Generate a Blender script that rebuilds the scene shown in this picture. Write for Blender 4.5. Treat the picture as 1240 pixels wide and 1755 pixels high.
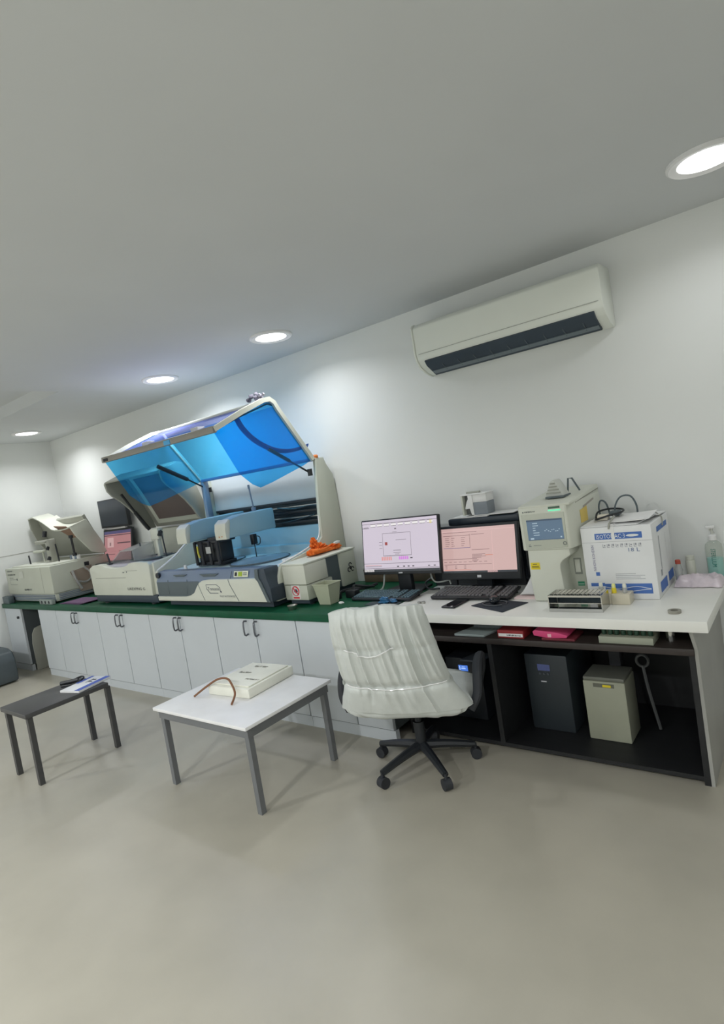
import bpy, bmesh, math, random
from mathutils import Matrix, Vector, noise as mnoise
random.seed(7)
scene = bpy.context.scene
for o in list(bpy.data.objects):
    bpy.data.objects.remove(o, do_unlink=True)
COL = scene.collection

# ------------------------------------------------------------------ camera
FPX = 993.52
cam_d = bpy.data.cameras.new('camera'); cam = bpy.data.objects.new('camera', cam_d); COL.objects.link(cam)
cam_d.sensor_fit = 'HORIZONTAL'; cam_d.sensor_width = 36.0; cam_d.lens = 36.0 * FPX / 1240.0
cam_d.clip_start = 0.05
AX = ((0.77922343, -0.08592079, -0.62082885), (0.606447, -0.14669568, 0.78147451), (-0.15821781, -0.98544305, -0.0622023))
# rows: world axes in (right, down, forward); camera axes are right, up, back
CAMM = Matrix(((AX[0][0], -AX[0][1], -AX[0][2], 7.28992), (AX[1][0], -AX[1][1], -AX[1][2], -3.34555),
               (AX[2][0], -AX[2][1], -AX[2][2], 1.53343), (0, 0, 0, 1)))
cam.matrix_world = CAMM
scene.camera = cam

# ------------------------------------------------------------------ world, exposure
world = bpy.data.worlds.new('world'); scene.world = world; world.use_nodes = True
world.node_tree.nodes['Background'].inputs[0].default_value = (0.75, 0.83, 0.9, 1)
world.node_tree.nodes['Background'].inputs[1].default_value = 0.15
scene.view_settings.view_transform = 'Standard'; scene.view_settings.look = 'None'
scene.view_settings.gamma = 1.0; scene.view_settings.use_curve_mapping = False
scene.view_settings.exposure = 0.16
H = 2.542           # ceiling height
LAMP_W = 9.5       # watts of each ceiling downlight near the bench
LAMP_FILL = 35.0    # watts of each unseen downlight added as fill behind the viewer

# ------------------------------------------------------------------ materials
def lin(c):
    c /= 255.0
    return c / 12.92 if c <= 0.04045 else ((c + 0.055) / 1.055) ** 2.4
MATS = {}
def M(name, px, rough=0.5, metal=0.0, var=0.05, scale=6.0, bump=0.0, gain=1.5, emit=None, spec=0.5, coat=0.0, vscale=(1, 1, 1)):
    """px = colour as seen in the photograph (sRGB 0-255), turned into a reflectance."""
    if name in MATS: return MATS[name]
    col = [min(0.86, lin(c) * gain) for c in px]
    m = bpy.data.materials.new(name); m.use_nodes = True
    nt = m.node_tree; b = nt.nodes['Principled BSDF']
    b.inputs['Roughness'].default_value = rough; b.inputs['Metallic'].default_value = metal
    b.inputs['Specular IOR Level'].default_value = spec
    if coat: b.inputs['Coat Weight'].default_value = coat
    tc = nt.nodes.new('ShaderNodeTexCoord'); mp = nt.nodes.new('ShaderNodeMapping')
    mp.inputs['Scale'].default_value = vscale
    nt.links.new(tc.outputs['Object'], mp.inputs['Vector'])
    n = nt.nodes.new('ShaderNodeTexNoise'); n.inputs['Scale'].default_value = scale; n.inputs['Detail'].default_value = 4
    nt.links.new(mp.outputs[0], n.inputs['Vector'])
    r = nt.nodes.new('ShaderNodeValToRGB')
    r.color_ramp.elements[0].position = 0.3; r.color_ramp.elements[1].position = 0.7
    r.color_ramp.elements[0].color = [c * (1 - var) for c in col] + [1]
    r.color_ramp.elements[1].color = [min(0.9, c * (1 + var)) for c in col] + [1]
    nt.links.new(n.outputs[0], r.inputs[0]); nt.links.new(r.outputs[0], b.inputs['Base Color'])
    if bump:
        bp = nt.nodes.new('ShaderNodeBump'); bp.inputs['Strength'].default_value = bump; bp.inputs['Distance'].default_value = 0.01
        n2 = nt.nodes.new('ShaderNodeTexNoise'); n2.inputs['Scale'].default_value = scale * 8
        nt.links.new(mp.outputs[0], n2.inputs['Vector'])
        nt.links.new(n2.outputs[0], bp.inputs['Height']); nt.links.new(bp.outputs[0], b.inputs['Normal'])
    if emit is not None:
        b.inputs['Emission Color'].default_value = [lin(c) for c in emit[:3]] + [1]
        b.inputs['Emission Strength'].default_value = emit[3]
    MATS[name] = m
    return m
def glass(name, col, diff=None, dfac=0.1, gloss=0.06, rough=0.05):
    m = bpy.data.materials.new(name); m.use_nodes = True; nt = m.node_tree
    for n in list(nt.nodes):
        if n.type != 'OUTPUT_MATERIAL': nt.nodes.remove(n)
    out = nt.nodes['Material Output']
    t = nt.nodes.new('ShaderNodeBsdfTransparent'); t.inputs[0].default_value = (*col, 1)
    d = nt.nodes.new('ShaderNodeBsdfDiffuse'); d.inputs[0].default_value = (*(diff or col), 1)
    g = nt.nodes.new('ShaderNodeBsdfGlossy'); g.inputs['Roughness'].default_value = rough; g.inputs[0].default_value = (1, 1, 1, 1)
    tc = nt.nodes.new('ShaderNodeTexCoord'); n = nt.nodes.new('ShaderNodeTexNoise'); n.inputs['Scale'].default_value = 5
    nt.links.new(tc.outputs['Object'], n.inputs['Vector'])
    mr = nt.nodes.new('ShaderNodeMapRange'); mr.inputs[3].default_value = dfac * 0.8; mr.inputs[4].default_value = dfac * 1.2
    nt.links.new(n.outputs[0], mr.inputs[0])
    a = nt.nodes.new('ShaderNodeMixShader'); b = nt.nodes.new('ShaderNodeMixShader'); b.inputs[0].default_value = gloss
    nt.links.new(mr.outputs[0], a.inputs[0]); nt.links.new(t.outputs[0], a.inputs[1]); nt.links.new(d.outputs[0], a.inputs[2])
    nt.links.new(a.outputs[0], b.inputs[1]); nt.links.new(g.outputs[0], b.inputs[2]); nt.links.new(b.outputs[0], out.inputs[0])
    MATS[name] = m
    return m
def glow(name, px, strength=1.0):
    """a lit screen or lamp: emits its own colour"""
    if name in MATS: return MATS[name]
    m = M(name, (20, 20, 20), rough=0.25, emit=(*px, strength)); return m

WALL = M('wall_paint', (200, 202, 200), 0.7, var=0.015, scale=2, bump=0.03, gain=1.42)
CEIL = M('ceiling_paint', (200, 203, 204), 0.8, var=0.015, scale=2, gain=1.15)
FLOOR = M('floor_vinyl', (148, 144, 132), 0.35, var=0.06, scale=3)
WHITE_CAB = M('white_laminate', (172, 177, 181), 0.4, var=0.02, scale=3)
GREEN = M('green_worktop', (10, 66, 44), 0.4, var=0.15, scale=10, spec=0.25)
TABLE = M('white_table_laminate', (206, 204, 194), 0.3, var=0.02)
BEIGE = M('beige_plastic', (164, 167, 155), 0.45, var=0.02)
BEIGE2 = M('ivory_plastic', (180, 182, 171), 0.45, var=0.02)
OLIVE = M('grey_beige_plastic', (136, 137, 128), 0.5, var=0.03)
GREYBLUE = M('blue_grey_plastic', (100, 112, 128), 0.45, var=0.03)
SLATE = M('slate_plastic', (72, 82, 86), 0.5, var=0.03)
DARKBASE = M('dark_base_plastic', (42, 52, 62), 0.5, var=0.05)
ARMBLUE = M('pale_blue_plastic', (126, 155, 167), 0.45, var=0.02)
DECKBLUE = M('deck_blue', (176, 194, 202), 0.4, var=0.06, scale=8)
PALEPANEL = M('pale_panel', (170, 177, 180), 0.5, var=0.02)
BLACK = M('black_plastic', (26, 29, 33), 0.45, var=0.1)
BLACK2 = M('black_gloss', (20, 24, 30), 0.2, var=0.1)
RUBBER = M('dark_rubber', (36, 38, 42), 0.7, var=0.1)
CHROME = M('chrome', (168, 168, 166), 0.10, 1.0, var=0.03, gain=1.3)
STEEL = M('brushed_steel', (150, 150, 146), 0.35, 1.0, var=0.06, scale=20)
DARKSTEEL = M('dark_rail_steel', (48, 58, 64), 0.35, 0.6, var=0.1, scale=20)
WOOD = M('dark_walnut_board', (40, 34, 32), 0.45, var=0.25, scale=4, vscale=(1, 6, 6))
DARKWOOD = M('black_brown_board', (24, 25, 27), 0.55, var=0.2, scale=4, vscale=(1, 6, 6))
PAPER = M('paper_white', (200, 200, 198), 0.8, var=0.02)
CARTON = M('white_carton', (198, 199, 200), 0.75, var=0.03, bump=0.05)
PRINTBLUE = M('print_blue', (62, 96, 158), 0.6, var=0.05)
PRINTDARK = M('print_dark', (60, 66, 84), 0.7, var=0.05)
INK = M('ink_black', (38, 40, 44), 0.7, var=0.05)
ORANGE = M('orange_cloth', (214, 98, 34), 0.85, var=0.12, scale=30, bump=0.2)
SMOKE = glass('smoked_brown_window', (0.10, 0.07, 0.055), (0.10, 0.075, 0.065), 0.75, 0.04, 0.15)
BLUELID = glass('blue_acrylic', (0.36, 0.80, 1.0), (0.05, 0.42, 0.90), 0.09, 0.03, 0.05)
BLUELID2 = glass('blue_acrylic_cheek', (0.28, 0.74, 1.0), (0.01, 0.34, 0.90), 0.12, 0.03, 0.05)
LAVENDER = glass('lavender_acrylic', (0.74, 0.78, 0.96), (0.16, 0.18, 0.40), 0.35, 0.015, 0.1)
CLEARP = glass('clear_plastic', (0.80, 0.82, 0.80), (0.75, 0.76, 0.76), 0.30, 0.08, 0.1)
CHAIRCOVER = M('milky_plastic_cover', (180, 184, 181), 0.38, var=0.04, scale=12, bump=0.1)
YELLOW = M('yellow_sticker', (196, 178, 40), 0.6)
RED = M('red_print', (178, 40, 48), 0.6)
PINK = M('shaded_pink_card', (180, 60, 104), 0.6)  # darkened to carry the shade under the desk top
GREENP = M('green_print', (44, 120, 88), 0.6)

# ------------------------------------------------------------------ geometry helpers
class G:
    def __init__(s): s.v = []; s.f = []; s.mi = []
    def add(s, vs, fs, mi=0):
        k = len(s.v); s.v += [tuple(p) for p in vs]
        for f in fs: s.f.append([i + k for i in f]); s.mi.append(mi)
        return s
    def box(s, x0, x1, y0, y1, z0, z1, bev=0.0, seg=2, mi=0):
        vs = [(x, y, z) for z in (z0, z1) for y in (y0, y1) for x in (x0, x1)]
        fs = [(0, 2, 3, 1), (4, 5, 7, 6), (0, 1, 5, 4), (2, 6, 7, 3), (0, 4, 6, 2), (1, 3, 7, 5)]
        if bev <= 0: return s.add(vs, fs, mi)
        return s.bev(vs, fs, bev, seg, mi)
    def bev(s, vs, fs, bev, seg=2, mi=0):
        bm = bmesh.new(); bv = [bm.verts.new(p) for p in vs]
        for f in fs: bm.faces.new([bv[i] for i in f])
        bmesh.ops.recalc_face_normals(bm, faces=bm.faces)
        bmesh.ops.bevel(bm, geom=[e for e in bm.edges if len(e.link_faces) == 2 and e.calc_face_angle() > 0.35], offset=bev, segments=seg,
                        affect='EDGES', profile=0.5, clamp_overlap=True)
        bm.verts.index_update()
        s.add([v.co[:] for v in bm.verts], [[v.index for v in f.verts] for f in bm.faces], mi)
        bm.free(); return s
    def prism(s, pts, axis, a0, a1, bev=0.0, seg=2, mi=0):
        """polygon extruded along an axis; pts are (y,z) for x, (x,z) for y, (x,y) for z"""
        def P(p, a):
            return (a, p[0], p[1]) if axis == 'x' else (p[0], a, p[1]) if axis == 'y' else (p[0], p[1], a)
        n = len(pts)
        vs = [P(p, a0) for p in pts] + [P(p, a1) for p in pts]
        fs = [list(range(n)), list(range(2 * n - 1, n - 1, -1))] + [(i, (i + 1) % n, n + (i + 1) % n, n + i) for i in range(n)]
        if bev <= 0: return s.add(vs, fs, mi)
        return s.bev(vs, fs, bev, seg, mi)
    def cyl(s, p0, p1, r0, r1=None, seg=14, mi=0):
        r1 = r0 if r1 is None else r1
        p0 = Vector(p0); p1 = Vector(p1); d = (p1 - p0).normalized()
        u = d.orthogonal().normalized(); w = d.cross(u)
        vs = []
        for p, r in ((p0, r0), (p1, r1)):
            for i in range(seg):
                a = 2 * math.pi * i / seg; vs.append(p + (u * math.cos(a) + w * math.sin(a)) * r)
        fs = [list(range(seg - 1, -1, -1)), list(range(seg, 2 * seg))] + [(i, (i + 1) % seg, seg + (i + 1) % seg, seg + i) for i in range(seg)]
        return s.add(vs, fs, mi)
    def tube(s, pts, r, seg=8, smooth=0, mi=0, flat=1.0):
        pts = [Vector(p) for p in pts]
        if smooth: pts = spline(pts, smooth)
        n = len(pts); rr = r if isinstance(r, (list, tuple)) else [r] * n
        if len(rr) != n: rr = [rr[0] + (rr[-1] - rr[0]) * i / (n - 1) for i in range(n)]
        vs = []; fs = []; u = None
        for i, p in enumerate(pts):
            d = (pts[min(i + 1, n - 1)] - pts[max(i - 1, 0)]).normalized()
            if u is None: u = d.orthogonal().normalized()
            u = (u - d * u.dot(d)).normalized(); w = d.cross(u)
            for k in range(seg):
                a = 2 * math.pi * k / seg; vs.append(p + u * math.cos(a) * rr[i] + w * math.sin(a) * rr[i] * flat)
        for i in range(n - 1):
            for k in range(seg):
                fs.append((i * seg + k, i * seg + (k + 1) % seg, (i + 1) * seg + (k + 1) % seg, (i + 1) * seg + k))
        fs.append(list(range(seg - 1, -1, -1))); fs.append([(n - 1) * seg + k for k in range(seg)])
        return s.add(vs, fs, mi)
    def lathe(s, prof, c=(0, 0, 0), seg=20, sy=1.0, mi=0):
        vs = []; fs = []; n = len(prof)
        for r, z in prof:
            for k in range(seg):
                a = 2 * math.pi * k / seg; vs.append((c[0] + r * math.cos(a), c[1] + r * math.sin(a) * sy, c[2] + z))
        for i in range(n - 1):
            for k in range(seg):
                fs.append((i * seg + k, i * seg + (k + 1) % seg, (i + 1) * seg + (k + 1) % seg, (i + 1) * seg + k))
        fs.append(list(range(seg - 1, -1, -1))); fs.append([(n - 1) * seg + k for k in range(seg)])
        return s.add(vs, fs, mi)
    def sphere(s, c, r, seg=12, rings=8, sc=(1, 1, 1), nz=0.0, fr=3.0, mi=0):
        vs = []; fs = []
        for i in range(rings + 1):
            t = math.pi * i / rings
            for k in range(seg):
                a = 2 * math.pi * k / seg
                d = Vector((math.sin(t) * math.cos(a), math.sin(t) * math.sin(a), math.cos(t)))
                q = r * (1 + nz * mnoise.noise(d * fr + Vector(c) * 13))
                vs.append((c[0] + d.x * q * sc[0], c[1] + d.y * q * sc[1], c[2] + d.z * q * sc[2]))
        for i in range(rings):
            for k in range(seg):
                fs.append((i * seg + k, i * seg + (k + 1) % seg, (i + 1) * seg + (k + 1) % seg, (i + 1) * seg + k))
        return s.add(vs, fs, mi)
    def sheet(s, fn, nu, nv, th=0.0, mi=0):
        """parametric surface fn(u,v)->(x,y,z); th gives thickness along the normal"""
        P = [[Vector(fn(i / nu, j / nv)) for j in range(nv + 1)] for i in range(nu + 1)]
        vs = [p for row in P for p in row]
        idx = lambda i, j: i * (nv + 1) + j
        fs = [(idx(i, j), idx(i + 1, j), idx(i + 1, j + 1), idx(i, j + 1)) for i in range(nu) for j in range(nv)]
        if th:
            N = []
            for i in range(nu + 1):
                for j in range(nv + 1):
                    du = P[min(i + 1, nu)][j] - P[max(i - 1, 0)][j]; dv = P[i][min(j + 1, nv)] - P[i][max(j - 1, 0)]
                    nn = du.cross(dv); N.append(nn.normalized() if nn.length > 1e-9 else Vector((0, 0, 1)))
            k = len(vs); vs = vs + [p - n * th for p, n in zip(vs, N)]
            fs = fs + [tuple(q + k for q in f[::-1]) for f in fs]
            ring = [idx(i, 0) for i in range(nu + 1)] + [idx(nu, j) for j in range(1, nv + 1)] + [idx(i, nv) for i in range(nu - 1, -1, -1)] + [idx(0, j) for j in range(nv - 1, 0, -1)]
            for a, b in zip(ring, ring[1:] + ring[:1]): fs.append((a, b, b + k, a + k))
        return s.add(vs, fs, mi)
    def quad(s, a, b, c, d, th, mi=0):
        a, b, c, d = map(Vector, (a, b, c, d)); n = (b - a).cross(d - a).normalized() * th
        vs = [a, b, c, d, a + n, b + n, c + n, d + n]
        return s.add(vs, [(0, 3, 2, 1), (4, 5, 6, 7), (0, 1, 5, 4), (1, 2, 6, 5), (2, 3, 7, 6), (3, 0, 4, 7)], mi)
    def xf(s, m):
        s.v = [tuple(m @ Vector(p)) for p in s.v]; return s
def spline(pts, k):
    out = []; n = len(pts)
    for i in range(n - 1):
        p0 = pts[max(i - 1, 0)]; p1 = pts[i]; p2 = pts[i + 1]; p3 = pts[min(i + 2, n - 1)]
        for j in range(k):
            t = j / k
            out.append(0.5 * ((2 * p1) + (p2 - p0) * t + (2 * p0 - 5 * p1 + 4 * p2 - p3) * t * t + (3 * p1 - p0 - 3 * p2 + p3) * t ** 3))
    out.append(pts[-1]); return out
def rot(ang, axis, c=(0, 0, 0)):
    return Matrix.Translation(Vector(c)) @ Matrix.Rotation(ang, 4, axis) @ Matrix.Translation(-Vector(c))

def mesh_of(name, g, mats, recalc=True):
    me = bpy.data.meshes.new(name); me.from_pydata(g.v, [], g.f)
    for m in (mats if isinstance(mats, (list, tuple)) else [mats]): me.materials.append(m)
    me.polygons.foreach_set('material_index', g.mi)
    if recalc:
        bm = bmesh.new(); bm.from_mesh(me); bmesh.ops.recalc_face_normals(bm, faces=bm.faces); bm.to_mesh(me); bm.free()
    me.polygons.foreach_set('use_smooth', [True] * len(me.polygons))
    me.set_sharp_from_angle(angle=math.radians(38))
    return me
ROOTM = {}
def tag(o, label=None, cat=None, group=None, kind=None):
    if label: o['label'] = label
    if cat: o['category'] = cat
    if group: o['group'] = group
    if kind: o['kind'] = kind
    return o
def thing(name, label, cat, loc=(0, 0, 0), rotz=0.0, group=None):
    o = bpy.data.objects.new(name, None); COL.objects.link(o); o.empty_display_size = 0.1
    o.location = loc; o.rotation_euler = (0, 0, rotz)
    ROOTM[o] = Matrix.Translation(Vector(loc)) @ Matrix.Rotation(rotz, 4, 'Z')
    return tag(o, label, cat, group)
def part(name, g, mat, parent, local=False, kind=None, label=None):
    if isinstance(g, (list, tuple)):
        for q in g: o = part(name, q, mat, parent, local, kind, label)
        return o
    if not local: g.xf(ROOTM[parent].inverted())
    o = bpy.data.objects.new(name, mesh_of(name, g, mat)); COL.objects.link(o); o.parent = parent
    ROOTM[o] = ROOTM[parent]
    return tag(o, label, None, None, kind)
def solo(name, g, mat, label, cat, group=None, kind=None):
    xs = [p[0] for p in g.v]; ys = [p[1] for p in g.v]; zs = [p[2] for p in g.v]
    c = Vector(((min(xs) + max(xs)) / 2, (min(ys) + max(ys)) / 2, min(zs)))
    g.xf(Matrix.Translation(-c))
    o = bpy.data.objects.new(name, mesh_of(name, g, mat)); COL.objects.link(o); o.location = c
    ROOTM[o] = Matrix.Translation(c)
    return tag(o, label, cat, group, kind)
def struct(name, g, mat, label, cat):
    o = bpy.data.objects.new(name, mesh_of(name, g, mat)); COL.objects.link(o); ROOTM[o] = Matrix.Identity(4)
    return tag(o, label, cat, None, 'structure')
def text_g(s, size, o, right, up, th=0.0006, align='LEFT', width=None):
    """lettering as thin geometry lying in the plane (right, up) at o"""
    cu = bpy.data.curves.new('txt', 'FONT'); cu.body = s; cu.size = size; cu.align_x = align; cu.resolution_u = 2
    ob = bpy.data.objects.new('txt', cu); COL.objects.link(ob)
    dg = bpy.context.evaluated_depsgraph_get(); dg.update()
    me = bpy.data.meshes.new_from_object(ob.evaluated_get(dg))
    r = Vector(right).normalized(); u = Vector(up).normalized(); n = r.cross(u)
    k = 1.0
    if width:
        xs = [v.co.x for v in me.vertices]; k = width / max(1e-6, max(xs) - min(xs))
    vs = [Vector(o) + r * v.co.x * k + u * v.co.y + n * th for v in me.vertices]
    g = G(); g.add(vs, [list(p.vertices) for p in me.polygons])
    bpy.data.objects.remove(ob); bpy.data.curves.remove(cu); bpy.data.meshes.remove(me)
    return g
def plate(o, right, up, rects, th=0.0008):
    """flat printed rectangles (u0,v0,u1,v1,material index[,lift]) in the plane (right, up) at o"""
    r = Vector(right); u = Vector(up); n = r.cross(u).normalized(); g = G()
    for q in rects:
        u0, v0, u1, v1, mi = q[:5]; t = th * (q[5] if len(q) > 5 else 1)
        P = [Vector(o) + r * a + u * b + n * t for a, b in ((u0, v0), (u1, v0), (u1, v1), (u0, v1))]
        g.add(P, [(0, 1, 2, 3)], mi)
    return g
def scribble(u0, v0, u1, h, rng, mi=0, gap=0.3):
    """row of small ink strokes for lettering too blurred to read"""
    out = []; x = u0
    while x < u1:
        w = h * rng.uniform(0.35, 0.7)
        out.append((x, v0, min(x + w * 0.45, u1), v0 + h, mi)); out.append((x, v0 + h * rng.choice((0, .4, .8)), min(x + w, u1), v0 + h * rng.choice((.5, 1.0)), mi))
        x += w * (1 + gap)
    return out
B = 0.75     # height of the bench and table tops

# ------------------------------------------------------------------ the room
RX, RY = 9.2, -5.6
struct('floor', G().box(-0.1, RX, RY, 0.1, -0.1, 0), FLOOR, 'beige grey smooth floor of the laboratory', 'floor')
struct('wall_back', G().box(-0.1, RX, 0, 0.1, 0, H + 0.3), WALL, 'long white painted wall behind the bench', 'wall')
struct('wall_left', G().box(-0.1, 0, RY, 0, 0, H + 0.3), WALL, 'white painted end wall at the far left', 'wall')
struct('wall_right', G().box(RX, RX + 0.1, RY, 0.1, 0, H + 0.3), WALL, 'white painted end wall beyond the right edge', 'wall')
struct('wall_front', G().box(-0.1, RX + 0.1, RY - 0.1, RY, 0, H + 0.3), WALL, 'white painted wall behind the viewer', 'wall')
struct('ceiling', G().box(0, RX, -1.126, 0, H, H + 0.3).box(2.76, RX, RY, -1.126, H, H + 0.3).box(0, 2.76, RY, -1.126, H + 0.10, H + 0.3), CEIL,
       'white plaster ceiling with a recessed bay at the far left', 'ceiling')
struct('trim_1', G().box(0, 0.004, -1.6, -0.02, 1.266, 1.271), M('trim_line', (150, 150, 145), 0.5), 'thin horizontal trim line along the left end wall', 'trim')

LAMPM = glow('led_panel', (255, 255, 255), 6.0)
RINGM = M('lamp_ring', (225, 228, 230), 0.5)
def downlight(x, y, w, label, spread=150):
    t = thing('ceiling_downlight', label, 'light', (x, y, H), 0, 'round ceiling downlights')
    part('ring', G().lathe([(0.118, 0.0), (0.142, 0.0), (0.142, -0.010), (0.133, -0.016), (0.118, -0.010)], seg=28), RINGM, t, local=True)
    part('diffuser', G().lathe([(0.119, -0.006), (0.09, -0.013), (0.03, -0.016)], seg=28), LAMPM, t, local=True)
    l = bpy.data.lights.new('downlight_beam', 'AREA'); l.shape = 'DISK'; l.size = 0.22; l.energy = w; l.color = (0.97, 0.985, 1.0); l.spread = math.radians(spread)
    lo = bpy.data.objects.new('downlight_beam', l); COL.objects.link(lo); lo.parent = t; lo.location = (0, 0, -0.026)
downlight(0.764, -0.57, LAMP_W * 0.78, 'round ceiling downlight nearest the far left corner')
downlight(3.283, -0.57, LAMP_W, 'round ceiling downlight above the blue lid, in the middle of the ceiling')
downlight(4.524, -0.53, LAMP_W * 0.5, 'round ceiling downlight between the blue lid and the air conditioner')
downlight(7.05, -0.57, LAMP_W * 0.22, 'round ceiling downlight to the right of the air conditioner')
for i, (x, y) in enumerate(((1.2, -4.3), (3.4, -4.3), (5.6, -4.3), (7.8, -4.3))):  # unseen fill lamps added behind the viewer to light the bench
    downlight(x, y, LAMP_FILL, 'unseen fill downlight added behind the viewer, %s of the row' % ('first', 'second', 'third', 'fourth')[i], 165)

# ------------------------------------------------------------------ base cabinets under the green worktop
DY = -0.845           # front plane of the doors
HANDLE_G = None
def handle(x, z, parent):
    part('handle', G().tube([(x, DY - 0.002, z + 0.045), (x, DY - 0.03, z + 0.043), (x, DY - 0.032, z - 0.043), (x, DY - 0.002, z - 0.045)], 0.006, 6, smooth=3), CHROME_DARK, parent, label='dark chrome bow handle')
CHROME_DARK = M('dark_chrome', (92, 94, 98), 0.3, 0.8, var=0.05)
def cabinet(x0, x1, doors, label, lock=False, group='white base cabinets in a row'):
    t = thing('base_cabinet', label, 'cabinet', ((x0 + x1) / 2, -0.42, 0), 0, group)
    part('body', G().box(x0 + 0.001, x1 - 0.001, -0.82, -0.005, 0.07, 0.698), SEAMSHADE, t)
    part('kickboard', G().box(x0 + 0.001, x1 - 0.001, -0.835, -0.80, 0.0, 0.068), WHITE_CAB, t)
    n = len(doors)
    for (a, b, hs) in doors:
        d = part('door', G().box(a + 0.0035, b - 0.0035, DY, -0.821, 0.075, 0.697, 0.002, 1), WHITE_CAB, t)
        if hs is not None: handle(hs, 0.635, d)
        if lock:
            part('lock', G().cyl((b - 0.07, DY - 0.016, 0.60), (b - 0.07, DY + 0.002, 0.60), 0.014), BLACK, d)
    return t
SEAMSHADE = M('carcass_shade', (66, 72, 74), 0.6)  # carcass tone darkened to paint shade into the open gap and seams
cabinet(0.005, 0.43, [(0.005, 0.43, None)], 'white base cabinet with a lock at the far left end', lock=True)
cabinet(0.876, 1.274, [(0.876, 1.274, None)], 'narrow white base cabinet panel without handle beside the open gap')
cabinet(1.274, 2.105, [(1.274, 1.692, 1.665), (1.692, 2.105, 1.728)], 'white two-door base cabinet below the pink-screened monitor')
cabinet(2.105, 2.947, [(2.105, 2.53, 2.47), (2.53, 2.947, 2.545)], 'white two-door base cabinet below the ivory analyser with smoked lid')
cabinet(2.947, 3.797, [(2.947, 3.37, 3.335), (3.37, 3.797, 3.395)], 'white two-door base cabinet below the left half of the blue-lidded analyser')
cabinet(3.797, 4.63, [(3.797, 4.237, 4.16), (4.237, 4.63, 4.265)], 'white two-door base cabinet below the right half of the blue-lidded analyser')
cabinet(4.63, 5.285, [(4.63, 5.02, None), (5.02, 5.285, None)], 'white base cabinet behind the plastic-wrapped chair')
# things in the open gap
solo('filler_panel', G().prism([(-0.80, 0.002), (-0.80, 0.30), (-0.785, 0.40), (-0.755, 0.455), (-0.70, 0.47), (-0.55, 0.47), (-0.55, 0.002)], 'x', 0.455, 0.475, 0.003), OLIVE, 'loose grey beige board leaning inside the open gap of the bench', 'board')
solo('worktop', G().box(0.004, 5.288, -0.862, -0.004, 0.70, B, 0.004), GREEN, 'long dark green stone worktop along the wall', 'worktop')

# ------------------------------------------------------------------ analyser A (far left)
t = thing('chemistry_analyser', 'small white bench analyser with raised hood at the far left end', 'analyser', (0.65, -0.5, B))
ax0, ax1, ayf, ayb = 0.08, 1.20, -0.79, -0.14
part('body', G().prism([(ax0, ayf), (ax1 - 0.0, ayf), (ax1, -0.28), (ax1 - 0.05, ayb), (ax0, ayb)], 'z', 0.845, 1.13, 0.012), BEIGE, t)
part('top_deck', G().box(ax0 + 0.05, ax1 - 0.05, ayf + 0.06, ayb - 0.05, 1.128, 1.142, 0.004), BEIGE2, t)
part('base', G().box(ax0 + 0.03, ax1 - 0.02, ayf + 0.02, ayb, 0.765, 0.847, 0.004), BEIGE, t)
for k in range(4):
    part('vent_slat', G().box(ax0 + 0.05, ax1 - 0.03, ayf + 0.008, ayf + 0.03, 0.776 + k * 0.017, 0.783 + k * 0.017), GREYBLUE, t)
    part('vent_slat', G().box(ax1 - 0.025, ax1 - 0.008, ayf + 0.05, -0.40, 0.776 + k * 0.017, 0.783 + k * 0.017), GREYBLUE, t)
for x in (ax0 + 0.12, ax1 - 0.12):
    for y in (ayf + 0.1, ayb - 0.1): part('foot', G().cyl((x, y, B), (x, y, 0.767), 0.025), RUBBER, t)
part('seam_line', G().box(ax1 - 0.22, ax1 - 0.214, ayf - 0.001, ayf + 0.002, 0.86, 1.12), OLIVE, t)
rng = random.Random(3)
part('printed_marks', plate((ax0, ayf - 0.001, 0.85), (1, 0, 0), (0, 0, 1),
     scribble(0.06, 0.245, 0.20, 0.012, rng) + scribble(0.06, 0.205, 0.26, 0.014, rng) + scribble(0.10, 0.17, 0.20, 0.008, rng) + [(0.09, 0.155, 0.29, 0.158, 0), (0.28, 0.145, 0.30, 0.168, 0), (0.10, 0.10, 0.103, 0.145, 0), (0.10, 0.10, 0.28, 0.103, 0)]
     + scribble(0.44, 0.035, 0.62, 0.018, rng)), M('faded_ink', (92, 98, 98), 0.7), t, label='small dark printed marks')
part('label_patch', plate((ax0, ayf - 0.001, 0.85), (1, 0, 0), (0, 0, 1), [(0.36, 0.17, 0.47, 0.245, 0)]), M('pale_sticker', (172, 174, 164), 0.5), t)
part('switch_plate', G().box(ax1 - 0.002, ax1 + 0.006, -0.44, -0.39, 1.06, 1.10, 0.002), BLACK, t)
# recess on the right side with tubing
part('side_recess', G().prism([(-0.60, 1.03), (-0.37, 1.06), (-0.40, 0.80), (-0.52, 0.81)], 'x', ax1 - 0.004, ax1 + 0.004), M('tan_recess', (128, 116, 104), 0.6), t)
part('tubing', [G().tube([(ax1 + 0.02, -0.585, 1.04), (ax1 + 0.035, -0.57, 0.95), (ax1 + 0.03, -0.52, 0.84)], 0.014, 8, smooth=5), G().tube([(ax1 + 0.02, -0.46, 1.05), (ax1 + 0.04, -0.42, 1.0), (ax1 + 0.04, -0.415, 0.93), (ax1 + 0.03, -0.47, 0.90), (ax1 + 0.03, -0.54, 0.92)], 0.010, 8, smooth=5), G().tube([(ax1 + 0.02, -0.40, 0.95), (ax1 + 0.025, -0.39, 0.86), (ax1 + 0.02, -0.40, 0.80)], 0.012, 8, smooth=4)], CLEARP, t)
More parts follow.
